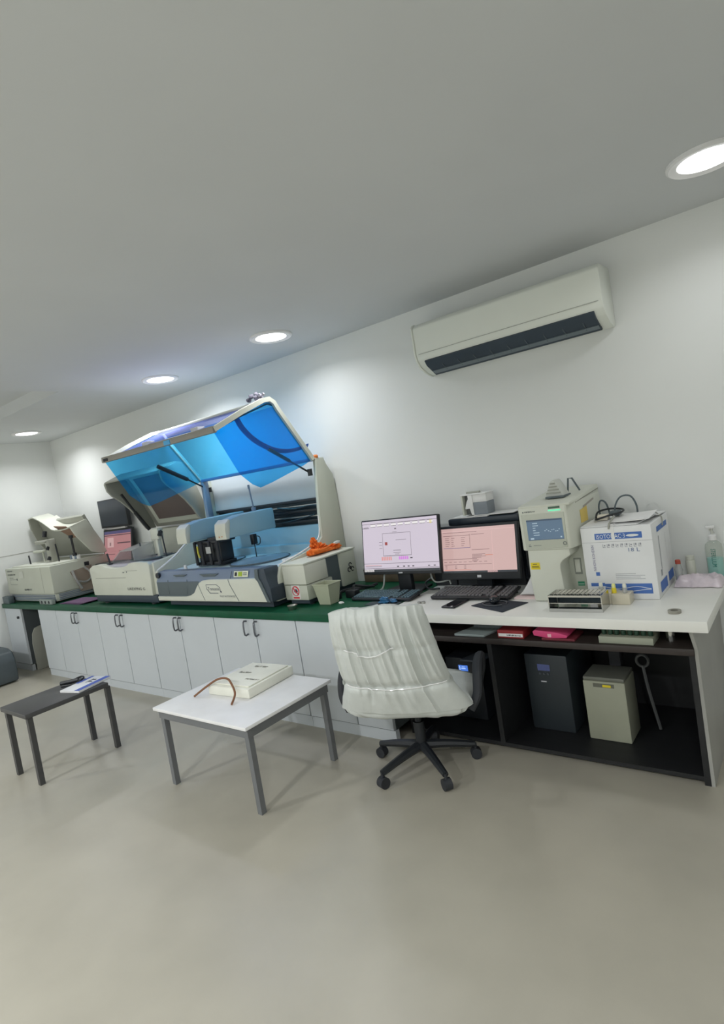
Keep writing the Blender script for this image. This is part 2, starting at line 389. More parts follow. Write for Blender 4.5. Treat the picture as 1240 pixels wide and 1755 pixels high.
# hood
HC = [(-0.20, 1.15), (-0.30, 1.18), (-0.40, 1.33), (-0.475, 1.44), (-0.52, 1.50), (-0.33, 1.545), (-0.20, 1.30)]
hood = part('hood', G().prism([(-0.16, 1.16), (-0.20, 1.15), (-0.36, 1.58), (-0.33, 1.60)], 'x', 0.12, 1.18, 0.004), OLIVE, t)  # shade inside the hood is put into the colour
part('hood_side', G().prism([(-0.22, 1.15), (-0.33, 1.19), (-0.47, 1.39), (-0.515, 1.49), (-0.33, 1.545), (-0.21, 1.30), (-0.17, 1.17)], 'x', 1.17, 1.20, 0.006), BEIGE2, hood)
part('hood_side', G().prism([(-0.17, 1.17), (-0.33, 1.25), (-0.40, 1.36), (-0.455, 1.53), (-0.46, 1.645), (-0.30, 1.66), (-0.20, 1.45)], 'x', 0.10, 0.12, 0.005), OLIVE, hood)  # same painted shade tone on this inner side
def htop(u, v):
    x = 0.10 + 1.10 * u; zf = 1.645 - 0.155 * min(1, max(0, (u - 0.12) / 0.45)) + 0.0; yf = -0.46 - 0.05 * u
    zb = zf + 0.02 if u < 0.3 else zf + 0.05
    return (x, yf + (0.19 - 0.02 * u) * v, zf + (zb - zf) * v + 0.02 * math.sin(u * 6.3))
part('hood_top', G().sheet(htop, 18, 3, 0.012), BEIGE2, hood)
part('hood_window', G().quad((0.80, -0.50, 1.515), (1.10, -0.512, 1.495), (1.16, -0.40, 1.37), (0.92, -0.38, 1.36), 0.006), M('brown_strip', (112, 84, 66), 0.5), hood, label='brown smoked strip')
# sampler arms and deck bits
part('sampler_arm', G().box(0.16, 0.40, -0.50, -0.45, 1.245, 1.275, 0.01).cyl((0.37, -0.475, 1.14), (0.37, -0.475, 1.25), 0.010), BEIGE, t)
part('sampler_arm', G().box(0.44, 0.76, -0.58, -0.52, 1.345, 1.385, 0.014).box(0.70, 0.80, -0.58, -0.50, 1.14, 1.39, 0.014), OLIVE, t)
part('probe_rod', [G().cyl((0.36, -0.62, 1.135), (0.345, -0.62, 1.24), 0.008), G().cyl((0.90, -0.55, 1.135), (0.88, -0.55, 1.33), 0.008)], BLACK, t)
part('knob', [G().cyl((0.775, -0.60, 1.42), (0.775, -0.585, 1.48), 0.022), G().cyl((0.78, -0.60, 1.28), (0.78, -0.58, 1.31), 0.016), G().cyl((0.775, -0.60, 1.17), (0.775, -0.58, 1.20), 0.018)], BLACK, t)
part('hood_stay', G().tube([(1.15, -0.50, 1.385), (1.14, -0.49, 1.20)], 0.012).cyl((1.15, -0.50, 1.37), (1.15, -0.50, 1.40), 0.022).cyl((1.14, -0.49, 1.18), (1.14, -0.49, 1.21), 0.022), BLACK, t)
for k in range(4):
    part('reagent_cup', G().lathe([(0.018, 0), (0.02, 0.04), (0.016, 0.045)], (0.98 + 0.05 * k, -0.45, 1.14), 10), PAPER if k % 2 else GREYBLUE, t)
solo('power_block', G().box(0.04, 0.20, -0.855, -0.795, B, 0.83, 0.006), SLATE, 'small dark grey box on the worktop in front of the far left analyser', 'box')
# leaflets between A and B
g = G()
for k in range(3): g.box(1.30 + 0.05 * k, 1.72 + 0.04 * k, -0.80, -0.60, B + 0.006 * k, B + 0.006 * k + 0.005).xf(Matrix.Identity(4))
solo('leaflet_pile', g, [M('purple_leaflet', (92, 66, 96), 0.6)], 'purple printed leaflets lying on the worktop beside the far left analyser', 'leaflet')
t2 = thing('power_strip', 'grey power strip with cable on the worktop below the far left analyser', 'power strip', (1.1, -0.83, B))
part('case', G().box(0.94, 1.22, -0.84, -0.80, B, 0.80, 0.006), M('strip_grey', (120, 128, 124), 0.5), t2)
for k in range(3): part('socket', G().cyl((1.0 + 0.08 * k, -0.842, 0.775), (1.0 + 0.08 * k, -0.838, 0.775), 0.016), INK, t2)

# ------------------------------------------------------------------ monitors between A and B
def monitor(name, label, x0, x1, z0, z1, yb, yt, screen, bez, stand, prints=None, mats=None, foot=None, bottom=0.02, logo=True):
    """panel leaning from (yb at z0) to (yt at z1); parts in world coordinates"""
    t = thing(name, label, 'monitor', ((x0 + x1) / 2, yb + 0.1, B))
    up = Vector((0, yt - yb, z1 - z0)); hgt = up.length; up.normalize(); right = Vector((1, 0, 0)); back = right.cross(up) * -1
    o = Vector((x0, yb, z0)); w = x1 - x0
    m = Matrix((( 1, 0, 0, o.x), (0, back.y, up.y, o.y), (0, back.z, up.z, o.z), (0, 0, 0, 1)))
    cs = G().box(0, w, 0, 0.028, 0, hgt, 0.005).box(w * 0.2, w * 0.8, 0.02, 0.06, hgt * 0.15, hgt * 0.75, 0.012).xf(m)
    case = part('case', cs, BLACK, t)
    part('screen', plate(m @ Vector((0, 0, 0)), right, up, [(bez, bottom, w - bez, hgt - bez, 0)], 0.0012), screen, t)
    if prints:
        rects = [(bez + a * (w - 2 * bez), bottom + b * (hgt - bez - bottom), bez + c * (w - 2 * bez), bottom + max(d, b + 0.008) * (hgt - bez - bottom), mi) for a, b, c, d, mi in prints]
        part('screen_image', plate(m @ Vector((0, 0, 0)), right, up, rects, 0.002), mats, t)
    if logo:
        part('maker_mark', plate(m @ Vector((0, 0, 0)), right, up, [(w * 0.475, bottom * 0.3, w * 0.525, bottom * 0.65, 0)], 0.001), M('silver_mark', (170, 172, 176), 0.4), case)
    if stand:
        cx = (x0 + x1) / 2 if stand is True else stand
        yy = (yb + yt) / 2 + 0.036
        part('stand_neck', G().box(cx - 0.05, cx + 0.05, yy - 0.01, yy + 0.03, B + 0.008, z0 + 0.12, 0.008), BLACK, t)
        f = foot or (cx - 0.13, cx + 0.13, yb - 0.06, yb + 0.14)
        part('stand_foot', G().prism([(f[0], f[2]), (f[1], f[2]), (f[1] - 0.02, f[3]), (f[0] + 0.02, f[3])], 'z', B + 0.0005, B + 0.014, 0.004), BLACK, t)
    return t
PINKSCR = glow('pink_screen', (196, 140, 142), 0.62)
t = thing('wall_monitor', 'dark switched-off monitor mounted on the wall above the pink screen', 'monitor', (1.3, 0, 1.40))
part('case', G().box(1.04, 1.60, -0.10, -0.055, 1.405, 1.712, 0.005), BLACK, t)
part('screen', plate((1.04, -0.10, 1.405), (1, 0, 0), (0, 0, 1), [(0.012, 0.02, 0.548, 0.295, 0)]), M('off_screen', (44, 50, 58), 0.2), t)
part('wall_bracket', G().box(1.25, 1.40, -0.056, -0.001, 1.50, 1.62), BLACK, t)
part('lower_rail', G().box(1.03, 1.50, -0.085, -0.06, 1.385, 1.40), PAPER, t)
VIOL = glow('violet_bar', (92, 88, 128), 0.6); INKS = glow('screen_ink', (120, 92, 100), 0.4); LITE = glow('screen_light', (214, 176, 174), 0.7)
monitor('desk_monitor', 'pink-screened monitor standing between the two left analysers', 1.03, 1.62, 1.03, 1.385, -0.14, -0.08, PINKSCR, 0.022, True,
        [(0, 0.90, 1, 1, 0), (0.0, 0.84, 1, 0.87, 1), (0.12, 0.45, 0.36, 0.78, 2), (0.20, 0.50, 0.26, 0.62, 1), (0.50, 0.56, 0.98, 0.60, 1), (0.1, 0.2, 0.4, 0.22, 1), (0.55, 0.30, 0.9, 0.32, 1)], [VIOL, INKS, LITE], logo=False)
solo('dark_case', G().box(1.30, 1.62, -0.38, -0.22, B, 1.06, 0.008), M('dark_green_case', (52, 62, 60), 0.5), 'dark grey case behind the gap between the two left analysers', 'case')

# ------------------------------------------------------------------ analyser B (ivory, smoked lid)
t = thing('chemistry_analyser', 'ivory bench analyser with raised smoked-window lid beside the blue one', 'analyser', (2.45, -0.45, B))
bx0, bx1, byf = 1.965, 2.955, -0.765
# front with a scooped top edge
fr = [(bx0, 0.83), (bx1 - 0.02, 0.83), (bx1, 1.09), (bx1 - 0.02, 1.112), (2.76, 1.118)]
for k in range(9):
    a = math.pi * k / 8; fr.append((2.42 + 0.22 * math.cos(a), 1.110 - 0.035 * math.sin(a)))
fr += [(2.10, 1.112), (2.02, 1.105), (bx0 - 0.01, 1.08), (bx0 - 0.012, 1.06)]
part('front_cover', G().prism(fr, 'y', byf, byf + 0.05, 0.008), BEIGE2, t)
part('body', G().box(bx0 + 0.005, bx1 - 0.01, byf + 0.045, -0.03, 0.83, 1.075, 0.01), BEIGE2, t)
part('side_cover', G().prism([(byf + 0.03, 0.83), (byf + 0.03, 1.10), (-0.4, 1.14), (-0.1, 1.16), (-0.05, 0.83)], 'x', bx1 - 0.03, bx1 + 0.02, 0.01), BEIGE2, t)
part('base', G().box(bx0 + 0.01, bx1 + 0.03, byf + 0.01, -0.05, 0.768, 0.832, 0.008), DARKBASE, t)
for x in (bx0 + 0.12, bx1 - 0.1):
    for y in (byf + 0.06, -0.15): part('foot', G().cyl((x, y, B), (x, y, 0.77), 0.03), RUBBER, t)
part('front_line', G().box(bx0 + 0.08, bx0 + 0.60, byf - 0.001, byf + 0.002, 0.985, 0.990).box(bx0 + 0.6, bx0 + 0.8, byf - 0.001, byf + 0.002, 1.045, 1.048), OLIVE, t)
part('model_lettering', text_g('UAEXPNG G', 0.034, (2.565, byf - 0.001, 0.878), (1, 0, 0), (0, 0, 1), width=0.27), INK, t, label='small black model lettering')
part('small_mark', plate((2.53, byf - 0.001, 1.03), (1, 0, 0), (0, 0, 1), [(0.0, 0.0, 0.03, 0.008, 0), (0.06, 0.002, 0.075, 0.012, 0)]), M('faded_ink', (92, 98, 98)), t)
# deck and covers on top
part('deck', G().box(bx0 + 0.05, bx1 - 0.05, byf + 0.05, -0.10, 1.07, 1.085, 0.004), M('lilac_deck', (158, 156, 166), 0.4), t)
part('tray_cover', G().sheet(lambda u, v: (2.04 + 0.42 * u, -0.60 + 0.22 * v, 1.09 + (0.15 * min(1, u * 2.0)) * (0.75 + 0.25 * v)), 8, 4, 0.008)
     .prism([(-0.60, 1.085), (-0.60, 1.20), (-0.38, 1.24), (-0.38, 1.085)], 'x', 2.455, 2.462), CLEARP, t)
part('rotor_ring', [G().tube([(2.45 + 0.20 * math.cos(a), -0.42 + 0.17 * math.sin(a), 1.10) for a in [k * math.pi / 10 for k in range(21)]], 0.012, 6), G().tube([(2.78 + 0.13 * math.cos(a), -0.36 + 0.12 * math.sin(a), 1.10) for a in [k * math.pi / 10 for k in range(21)]], 0.012, 6)], SLATE, t)
part('rotor_disc', [G().cyl((2.45, -0.42, 1.084), (2.45, -0.42, 1.096), 0.185, seg=28), G().cyl((2.78, -0.36, 1.084), (2.78, -0.36, 1.096), 0.115, seg=24)], M('lilac_disc', (146, 142, 156), 0.35), t)
part('probe_rod', [G().cyl((2.44, -0.5, 1.09), (2.43, -0.5, 1.25), 0.006), G().cyl((2.82, -0.50, 1.09), (2.80, -0.50, 1.345), 0.006), G().cyl((2.08, -0.62, 1.08), (2.05, -0.62, 1.19), 0.008).cyl((2.082, -0.62, 1.08), (2.084, -0.62, 1.10), 0.02)], INK, t)
part('probe_arm', G().box(2.56, 2.68, -0.46, -0.40, 1.26, 1.36, 0.012).box(2.60, 2.64, -0.45, -0.41, 1.09, 1.27, 0.006), BEIGE2, t)
part('rear_housing', G().box(2.08, 2.96, -0.17, -0.03, 1.07, 1.335, 0.01), BEIGE, t)
part('black_knob', G().cyl((2.70, -0.46, 1.29), (2.70, -0.44, 1.33), 0.02), BLACK, t)
# lid
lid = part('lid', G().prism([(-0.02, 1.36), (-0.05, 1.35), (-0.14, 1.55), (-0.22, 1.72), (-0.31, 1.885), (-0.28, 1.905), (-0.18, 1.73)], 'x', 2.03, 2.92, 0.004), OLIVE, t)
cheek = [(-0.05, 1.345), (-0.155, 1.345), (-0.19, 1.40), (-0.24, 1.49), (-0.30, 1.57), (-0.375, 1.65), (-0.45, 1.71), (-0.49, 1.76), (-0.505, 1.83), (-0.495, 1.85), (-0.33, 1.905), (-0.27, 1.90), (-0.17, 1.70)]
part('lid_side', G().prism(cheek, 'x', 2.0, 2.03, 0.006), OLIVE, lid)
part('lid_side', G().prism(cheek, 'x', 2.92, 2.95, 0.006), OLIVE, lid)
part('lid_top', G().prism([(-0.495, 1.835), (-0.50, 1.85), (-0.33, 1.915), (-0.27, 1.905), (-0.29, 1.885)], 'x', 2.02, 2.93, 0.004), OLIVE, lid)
def lidpt(s):   # inner face of the lid from hinge to top
    P = [(-0.05, 1.35), (-0.14, 1.55), (-0.22, 1.72), (-0.31, 1.885)]
    s *= 3; i = min(2, int(s)); f = s - i
    return (P[i][0] + (P[i + 1][0] - P[i][0]) * f, P[i][1] + (P[i + 1][1] - P[i][1]) * f)
def bwin(u, v, d):
    y, z = lidpt(0.14 + 0.78 * v); return (2.20 + 0.66 * u, y - d, z - 0.3 * d)
part('lid_window', G().sheet(lambda u, v: bwin(u, v, 0.022), 2, 9, -0.004), M('smoked_window', (84, 74, 70), 0.3), lid, label='smoked brown lid window')
part('window_frame', G().sheet(lambda u, v: (2.12 + 0.76 * u, lidpt(0.06 + 0.92 * v)[0] - 0.008, lidpt(0.06 + 0.92 * v)[1]), 2, 9, -0.006), BEIGE, lid)
part('gas_strut', G().cyl((2.06, -0.38, 1.72), (2.075, -0.28, 1.53), 0.012).cyl((2.075, -0.28, 1.53), (2.09, -0.17, 1.34), 0.018), BLACK, lid)

# ------------------------------------------------------------------ analyser C (blue lid)
t = thing('chemistry_analyser', 'large analyser with raised transparent blue hood on the green worktop', 'analyser', (3.75, -0.42, B))
cx0, cx1, cyf = 3.10, 4.40, -0.80
part('plinth', G().box(3.16, 4.36, -0.755, -0.05, 0.757, 0.80), DARKBASE, t)
for x in (3.24, 4.28):
    for y in (-0.70, -0.12): part('foot', G().cyl((x, y, B), (x, y, 0.76), 0.03), RUBBER, t)
part('body', G().box(cx0, cx1, -0.79, -0.02, 0.80, 0.99, 0.006), BEIGE, t)
# front fascia
part('fascia', G().prism([(-0.80, 0.80), (-0.815, 0.83), (-0.815, 0.955), (-0.80, 0.985), (-0.775, 1.03), (-0.72, 1.035), (-0.72, 0.80)], 'x', cx0 + 0.005, cx1 - 0.06, 0.004), GREYBLUE, t)
part('lower_fascia', G().prism([(3.115, 0.845), (3.115, 0.955), (3.66, 0.955), (3.66, 0.845)], 'y', -0.819, -0.80, 0.003), SLATE, t)
bp = [(3.115, 0.808), (3.112, 0.842), (3.48, 0.842), (3.55, 0.852), (3.60, 0.872), (3.645, 0.92), (3.675, 0.945), (3.72, 0.962), (3.80, 0.968), (4.30, 0.970), (4.325, 0.945), (4.382, 0.818), (4.382, 0.808)]
part('beige_front_panel', G().prism(bp, 'y', -0.829, -0.80, 0.006), BEIGE2, t)
part('panel_seam', [G().tube([(4.02, -0.8295, 0.968), (4.03, -0.8295, 0.93), (4.10, -0.8295, 0.815)], 0.0022, 5), G().tube([(3.665, -0.8295, 0.94), (3.69, -0.8295, 0.88), (3.72, -0.8295, 0.815)], 0.0018, 5), G().tube([(4.03, -0.8165, 0.97), (4.04, -0.80, 1.02)], 0.0022, 5), G().tube([(3.52, -0.8165, 0.97), (3.50, -0.820, 0.86)], 0.002, 5), G().tube([(3.27, -0.8165, 0.97), (3.265, -0.820, 0.86)], 0.002, 5)], SLATE, t)
part('finger_grip', [G().prism([(3.32, 1.005), (3.36, 0.99), (3.46, 0.99), (3.50, 1.005)], 'y', -0.802, -0.785, 0.003), G().prism([(3.66, 1.005), (3.71, 0.985), (3.84, 0.985), (3.88, 1.005)], 'y', -0.804, -0.785, 0.003)], SLATE, t)
part('chevron_end', G().prism([(4.312, 1.032), (4.302, 0.974), (4.327, 0.945), (4.387, 0.808), (4.418, 0.808), (4.358, 0.945), (4.338, 0.974), (4.345, 1.032)], 'y', -0.832, -0.70, 0.003), SLATE, t)
part('chevron_end', G().prism([(4.347, 1.032), (4.340, 0.974), (4.360, 0.945), (4.420, 0.808), (4.434, 0.808), (4.434, 0.90), (4.412, 0.96), (4.408, 1.0), (4.400, 1.032)], 'y', -0.826, -0.70, 0.003), DARKBASE, t)
part('front_sticker', plate((4.06, -0.806, 0.977), (1, 0, 0), (0, 0.30, 0.95), [(0.0, 0.0, 0.15, 0.042, 0), (0.012, 0.008, 0.035, 0.034, 1, 2), (0.05, 0.006, 0.09, 0.036, 2, 2), (0.10, 0.012, 0.14, 0.018, 3, 2), (0.10, 0.024, 0.14, 0.030, 3, 2)], 0.003),
     [M('sticker_pale', (196, 202, 176), 0.5), INK, M('sticker_green', (140, 160, 40), 0.6), M('faded_ink', (92, 98, 98))], t, label='white and green warning sticker')
part('maker_plate', plate((3.76, -0.8295, 0.868), (1, 0, 0), (0, 0, 1), [(0.0, 0.062, 0.12, 0.066, 0), (0.0, 0.03, 0.004, 0.066, 0), (0.03, 0.0, 0.13, 0.004, 0), (0.155, 0.006, 0.168, 0.018, 0)])
     .add(*(lambda q: (q.v, q.f))(text_g('Transasia', 0.036, (3.775, -0.8295, 0.89), (1, 0, 0), (0, 0, 1), width=0.13)))
     .tube([(3.765, -0.830, 0.90), (3.795, -0.830, 0.871)], 0.0018, 4).tube([(3.88, -0.830, 0.932), (3.915, -0.830, 0.91), (3.915, -0.83, 0.88)], 0.0018, 4), M('logo_ink', (64, 68, 84), 0.6), t, label='dark maker logo in an outlined plate')
part('model_lettering', text_g('FULLY AUTOMATED', 0.018, (3.90, -0.8295, 0.842), (1, 0, 0), (0, 0, 1), width=0.17), M('logo_ink', (64, 68, 84)), t)
# side panels
rp = [(-0.775, 0.80), (-0.79, 0.83), (-0.70, 1.02), (-0.62, 1.035), (-0.44, 1.065), (-0.29, 1.11), (-0.25, 1.14), (-0.235, 1.30), (-0.185, 1.715), (-0.10, 1.715), (-0.075, 1.66), (-0.02, 1.58), (-0.005, 1.40), (-0.005, 0.80)]
part('side_panel', G().prism(rp, 'x', 4.40, 4.43, 0.006), BEIGE, t)
lp = [(-0.785, 0.80), (-0.79, 1.03), (-0.70, 1.075), (-0.605, 1.113), (-0.52, 1.165), (-0.44, 1.214), (-0.30, 1.235), (-0.22, 1.25), (-0.20, 1.715), (-0.10, 1.715), (-0.02, 1.58), (-0.005, 0.80)]
part('side_panel', G().prism(lp, 'x', 3.065, 3.10, 0.006), BEIGE, t)
part('side_knob', G().cyl((3.125, -0.812, 1.005), (3.125, -0.79, 1.005), 0.022), BLACK, t)
part('panel_edge_strip', [G().tube([(4.412, -0.70, 1.03), (4.412, -0.45, 1.075), (4.412, -0.29, 1.125), (4.41, -0.245, 1.20), (4.41, -0.235, 1.30)], 0.005, 6, smooth=4), G().tube([(3.09, -0.78, 1.04), (3.09, -0.605, 1.122), (3.09, -0.44, 1.223), (3.09, -0.30, 1.243)], 0.007, 6, smooth=4)], PAPER, t)
part('panel_cap', G().lathe([(0.018, 0), (0.02, 0.015), (0.012, 0.024)], (4.415, -0.165, 1.714), 10), M('orange_cap', (188, 108, 46), 0.5), t)
# back wall of the work space
part('upper_back_panel', G().box(3.10, 4.40, -0.12, -0.06, 1.42, 1.715, 0.004), PALEPANEL, t)
part('rail_housing', G().box(3.10, 4.40, -0.09, -0.05, 1.22, 1.42), DARKSTEEL, t)
for k, z in enumerate((1.245, 1.285, 1.325, 1.37, 1.405)):
    part('rail', G().box(3.12, 4.395, -0.135 + 0.008 * (k % 2), -0.088, z, z + (0.012 if k % 2 else 0.02), 0.002), STEEL if k % 2 else BLACK, t)
part('cable_chain', [G().tube([(3.9, -0.14, 1.38), (4.1, -0.15, 1.36), (4.25, -0.145, 1.372), (4.38, -0.14, 1.36)], 0.006, 6, smooth=4), G().tube([(3.95, -0.15, 1.26), (4.12, -0.155, 1.275), (4.3, -0.15, 1.30)], 0.005, 6, smooth=4)], BLACK, t)
part('lower_back_panel', G().box(3.10, 4.40, -0.14, -0.05, 0.98, 1.225, 0.004).box(3.10, 4.40, -0.20, -0.13, 0.98, 1.09, 0.006), ARMBLUE, t)
part('post', G().box(3.075, 3.115, -0.215, -0.16, 1.235, 1.70, 0.006), GREYBLUE, t)
# deck
part('deck', G().prism([(-0.74, 1.015), (-0.19, 1.03), (-0.19, 0.985), (-0.74, 0.985)], 'x', 3.105, 4.395, 0.004), DECKBLUE, t)
part('deck_disc', [G().cyl((3.95, -0.45, 1.02), (3.95, -0.45, 1.034), 0.22, seg=36), G().cyl((3.46, -0.42, 1.02), (3.46, -0.42, 1.033), 0.18, seg=32)], M('deck_disc_blue', (128, 154, 172), 0.3), t)
part('disc_ring', [G().tube([(3.95 + 0.225 * math.cos(a), -0.45 + 0.225 * math.sin(a), 1.03) for a in [k * math.pi / 18 for k in range(37)]], 0.006, 5), G().tube([(3.46 + 0.185 * math.cos(a), -0.42 + 0.185 * math.sin(a), 1.03) for a in [k * math.pi / 16 for k in range(33)]], 0.006, 5)], SLATE, t)
part('deck_strip', [G().box(3.14, 3.55, -0.735, -0.70, 1.016, 1.024), G().box(4.0, 4.35, -0.72, -0.70, 1.016, 1.026)], PALEPANEL, t)
part('white_clip', [G().box(4.30, 4.33, -0.56, -0.46, 1.024, 1.045, 0.004), G().cyl((3.36, -0.70, 1.02), (3.36, -0.70, 1.06), 0.012)], PAPER, t)
# two pipetting arms
def parm(x0, x1, yf, yb, z0, z1):
    a = part('pipette_arm', G().prism([(yb, z0), (yb, z1 + 0.012), (yf + 0.16, z1 + 0.008), (yf + 0.05, z1 - 0.012), (yf + 0.01, z1 - 0.04), (yf, z1 - 0.08), (yf, z0 + 0.0)], 'x', x0, x1, 0.012), ARMBLUE, t)
    part('arm_nose', G().prism([(yf - 0.012, z0 - 0.004), (yf - 0.012, z1 - 0.085), (yf - 0.002, z1 - 0.035), (yf + 0.04, z1 - 0.006), (yf + 0.05, z1 - 0.02), (yf + 0.02, z0 - 0.004)], 'x', x0 - 0.002, x1 + 0.002, 0.006), BEIGE2, a)
    return a
a1 = parm(3.83, 3.95, -0.715, -0.23, 1.238, 1.385)
part('nose_marks', plate((3.85, -0.7285, 1.25), (1, 0, 0), (0, 0, 1), [(0.02, 0, 0.035, 0.012, 0), (0.05, 0.004, 0.065, 0.012, 0)]), M('rust_mark', (170, 130, 96)), a1)
parm(3.38, 3.50, -0.735, -0.14, 1.235, 1.385)
part('arm_pin', G().cyl((3.86, -0.35, 1.39), (3.86, -0.35, 1.425), 0.018).cyl((3.86, -0.35, 1.42), (3.845, -0.35, 1.60), 0.006).cyl((3.845, -0.35, 1.57), (3.845, -0.35, 1.60), 0.009), GREYBLUE, t)
# black wash station below the left arm
ws = part('wash_station', G().box(3.42, 3.70, -0.60, -0.48, 1.06, 1.225, 0.006).box(3.40, 3.72, -0.62, -0.46, 1.205, 1.225, 0.004).box(3.41, 3.71, -0.615, -0.47, 1.035, 1.06, 0.004), BLACK, t)
for x in (3.42, 3.50, 3.60, 3.70):
    part('post_rod', G().cyl((x, -0.625, 1.04), (x, -0.625, 1.22), 0.012), INK, ws)
part('station_label', plate((3.57, -0.6385, 1.13), (1, 0, 0), (0, 0, 1), [(0, 0, 0.06, 0.05, 0)]), M('grey_label', (150, 152, 150)), ws)
part('yellow_tube', G().tube([(3.465, -0.635, 1.19), (3.47, -0.64, 1.14), (3.475, -0.635, 1.10)], 0.007, 6, smooth=3), M('yellow_tube', (180, 172, 60)), ws)
part('station_ring', G().cyl((3.60, -0.54, 1.225), (3.60, -0.54, 1.245), 0.075, seg=20), BLACK, ws)
part('sensor', G().box(3.77, 3.81, -0.36, -0.32, 1.135, 1.215, 0.005).tube([(3.81, -0.34, 1.20), (3.86, -0.34, 1.19), (3.855, -0.34, 1.14), (3.81, -0.34, 1.13)], 0.004, 5, smooth=4).cyl((3.79, -0.34, 1.03), (3.79, -0.34, 1.135), 0.004), BLACK, t)
# blue hood: cheeks in the y-z plane, hinge near (-.19,1.71)
Hh, Bb, Aa, Ee = (-0.20, 1.705), (-0.53, 2.14), (-1.045, 1.955), (-0.735, 1.56)
bl = 0.06
ck = [Hh, (-0.47, 2.075), (-0.495, 2.115), (-0.535, 2.135), (-0.60, 2.125), Aa, (-0.89, 1.665), (-0.80, 1.59), Ee, (-0.62, 1.585), (-0.30, 1.67)]
hd = part('hood', G().prism(ck, 'x', 4.404, 4.409), BLUELID2, t, label='transparent blue acrylic hood')
part('hood_cheek', G().prism(ck, 'x', 3.080, 3.085), BLUELID, hd)
part('hood_back_sheet', G().quad((3.085, Hh[0], Hh[1]), (4.404, Hh[0], Hh[1]), (4.404, -0.48, 2.10), (3.085, -0.48, 2.10), 0.005), BLUELID, hd)
part('hood_top_sheet', G().quad((3.10, -0.56, 2.130), (4.39, -0.56, 2.130), (4.39, Aa[0] + 0.03, Aa[1] + 0.012), (3.10, Aa[0] + 0.03, Aa[1] + 0.012), 0.005), LAVENDER, hd, label='lavender tinted top sheet of the hood')
def edgebar(path, x, w, hh):
    P = [Vector(p) for p in path]; n = len(P); up_ = []; dn = []
    for i in range(n):
        d = (P[min(i + 1, n - 1)] - P[max(i - 1, 0)]).normalized(); q = Vector((-d.y, d.x)) * hh / 2
        up_.append(tuple(P[i] + q)); dn.append(tuple(P[i] - q))
    g = G()
    for i in range(n - 1): g.prism([dn[i], dn[i + 1], up_[i + 1], up_[i]], 'x', x - w / 2, x + w / 2)
    return g
fpath = [Hh, (-0.475, 2.08), (-0.50, 2.122), (-0.54, 2.145), (-0.60, 2.135), (-0.80, 2.06), Aa]
part('hood_frame', edgebar(fpath, 4.412, 0.03, 0.032), BEIGE2, hd)
part('hood_frame', edgebar(fpath, 3.078, 0.03, 0.026), BEIGE2, hd)
part('hood_front_bar', G().box(3.065, 4.425, Aa[0] - 0.012, Aa[0] + 0.018, Aa[1] - 0.02, Aa[1] + 0.022, 0.005), M('hood_bar_grey', (128, 126, 120), 0.5), hd)
part('hood_top_bar', G().box(3.065, 4.425, -0.56, -0.51, 2.125, 2.15, 0.006), BEIGE2, hd)
part('hood_seal', edgebar([(-0.205, 1.725), (-0.455, 2.055), (-0.50, 2.105), (-0.55, 2.115), (-0.80, 2.035), (-1.02, 1.955)], 4.402, 0.008, 0.010), DARKBASE, hd)
part('hood_hinge_bar', G().box(3.085, 4.404, Hh[0] - 0.015, Hh[0] + 0.015, Hh[1] - 0.012, Hh[1] + 0.012, 0.003), M('hinge_blue', (70, 100, 140), 0.4), hd)
part('hood_clip', [G().box(3.42, 3.50, -0.92, -0.86, 2.0, 2.026, 0.004), G().box(4.02, 4.10, -0.92, -0.86, 2.0, 2.026, 0.004)], PAPER, hd)
part('hood_latch', G().box(3.10, 3.16, Aa[0] - 0.016, Aa[0] - 0.01, Aa[1] - 0.014, Aa[1] + 0.006).xf(Matrix.Identity(4)), INK, hd)
part('latch_plate', G().box(3.90, 3.97, Aa[0] - 0.016, Aa[0] - 0.010, Aa[1] - 0.018, Aa[1] + 0.012), M('latch_blue', (70, 150, 200), 0.4), hd)
part('hood_arc_seal', G().tube([(4.398, y, z) for y, z in ((-0.84, 2.04), (-0.80, 1.96), (-0.71, 1.875), (-0.58, 1.81), (-0.45, 1.785), (-0.33, 1.79), (-0.21, 1.812))], 0.018, 8, smooth=5, flat=0.3), M('arc_blue', (24, 78, 160), 0.4), hd)
part('gas_strut', G().cyl((4.395, -0.60, 1.81), (4.395, -0.42, 1.715), 0.013).cyl((4.395, -0.42, 1.715), (4.395, -0.235, 1.615), 0.007).cyl((4.40, -0.235, 1.59), (4.40, -0.235, 1.64), 0.018), BLACK, hd)
part('gas_strut', G().cyl((3.095, -0.61, 1.868), (3.095, -0.35, 1.735), 0.017).cyl((3.095, -0.35, 1.735), (3.105, -0.15, 1.618), 0.007).cyl((3.11, -0.15, 1.60), (3.11, -0.15, 1.64), 0.016), BLACK, hd)
# crumpled clear wrap on top of the hood
g = G(); rng = random.Random(5)
for k in range(9):
    g.sphere((4.30 + rng.uniform(-0.07, 0.07), -0.535 + rng.uniform(-0.02, 0.02), 2.152 + 0.014 + rng.uniform(0, 0.028)), rng.uniform(0.010, 0.019), 8, 6, nz=0.6)
solo('plastic_wrap', g.sphere((4.295, -0.535, 2.205), 0.014, 8, 6, nz=0.5), M('wrap_grey', (96, 94, 104), 0.35, var=0.3, scale=40), 'crumpled clear plastic wrap on the top corner of the blue hood', 'wrap')

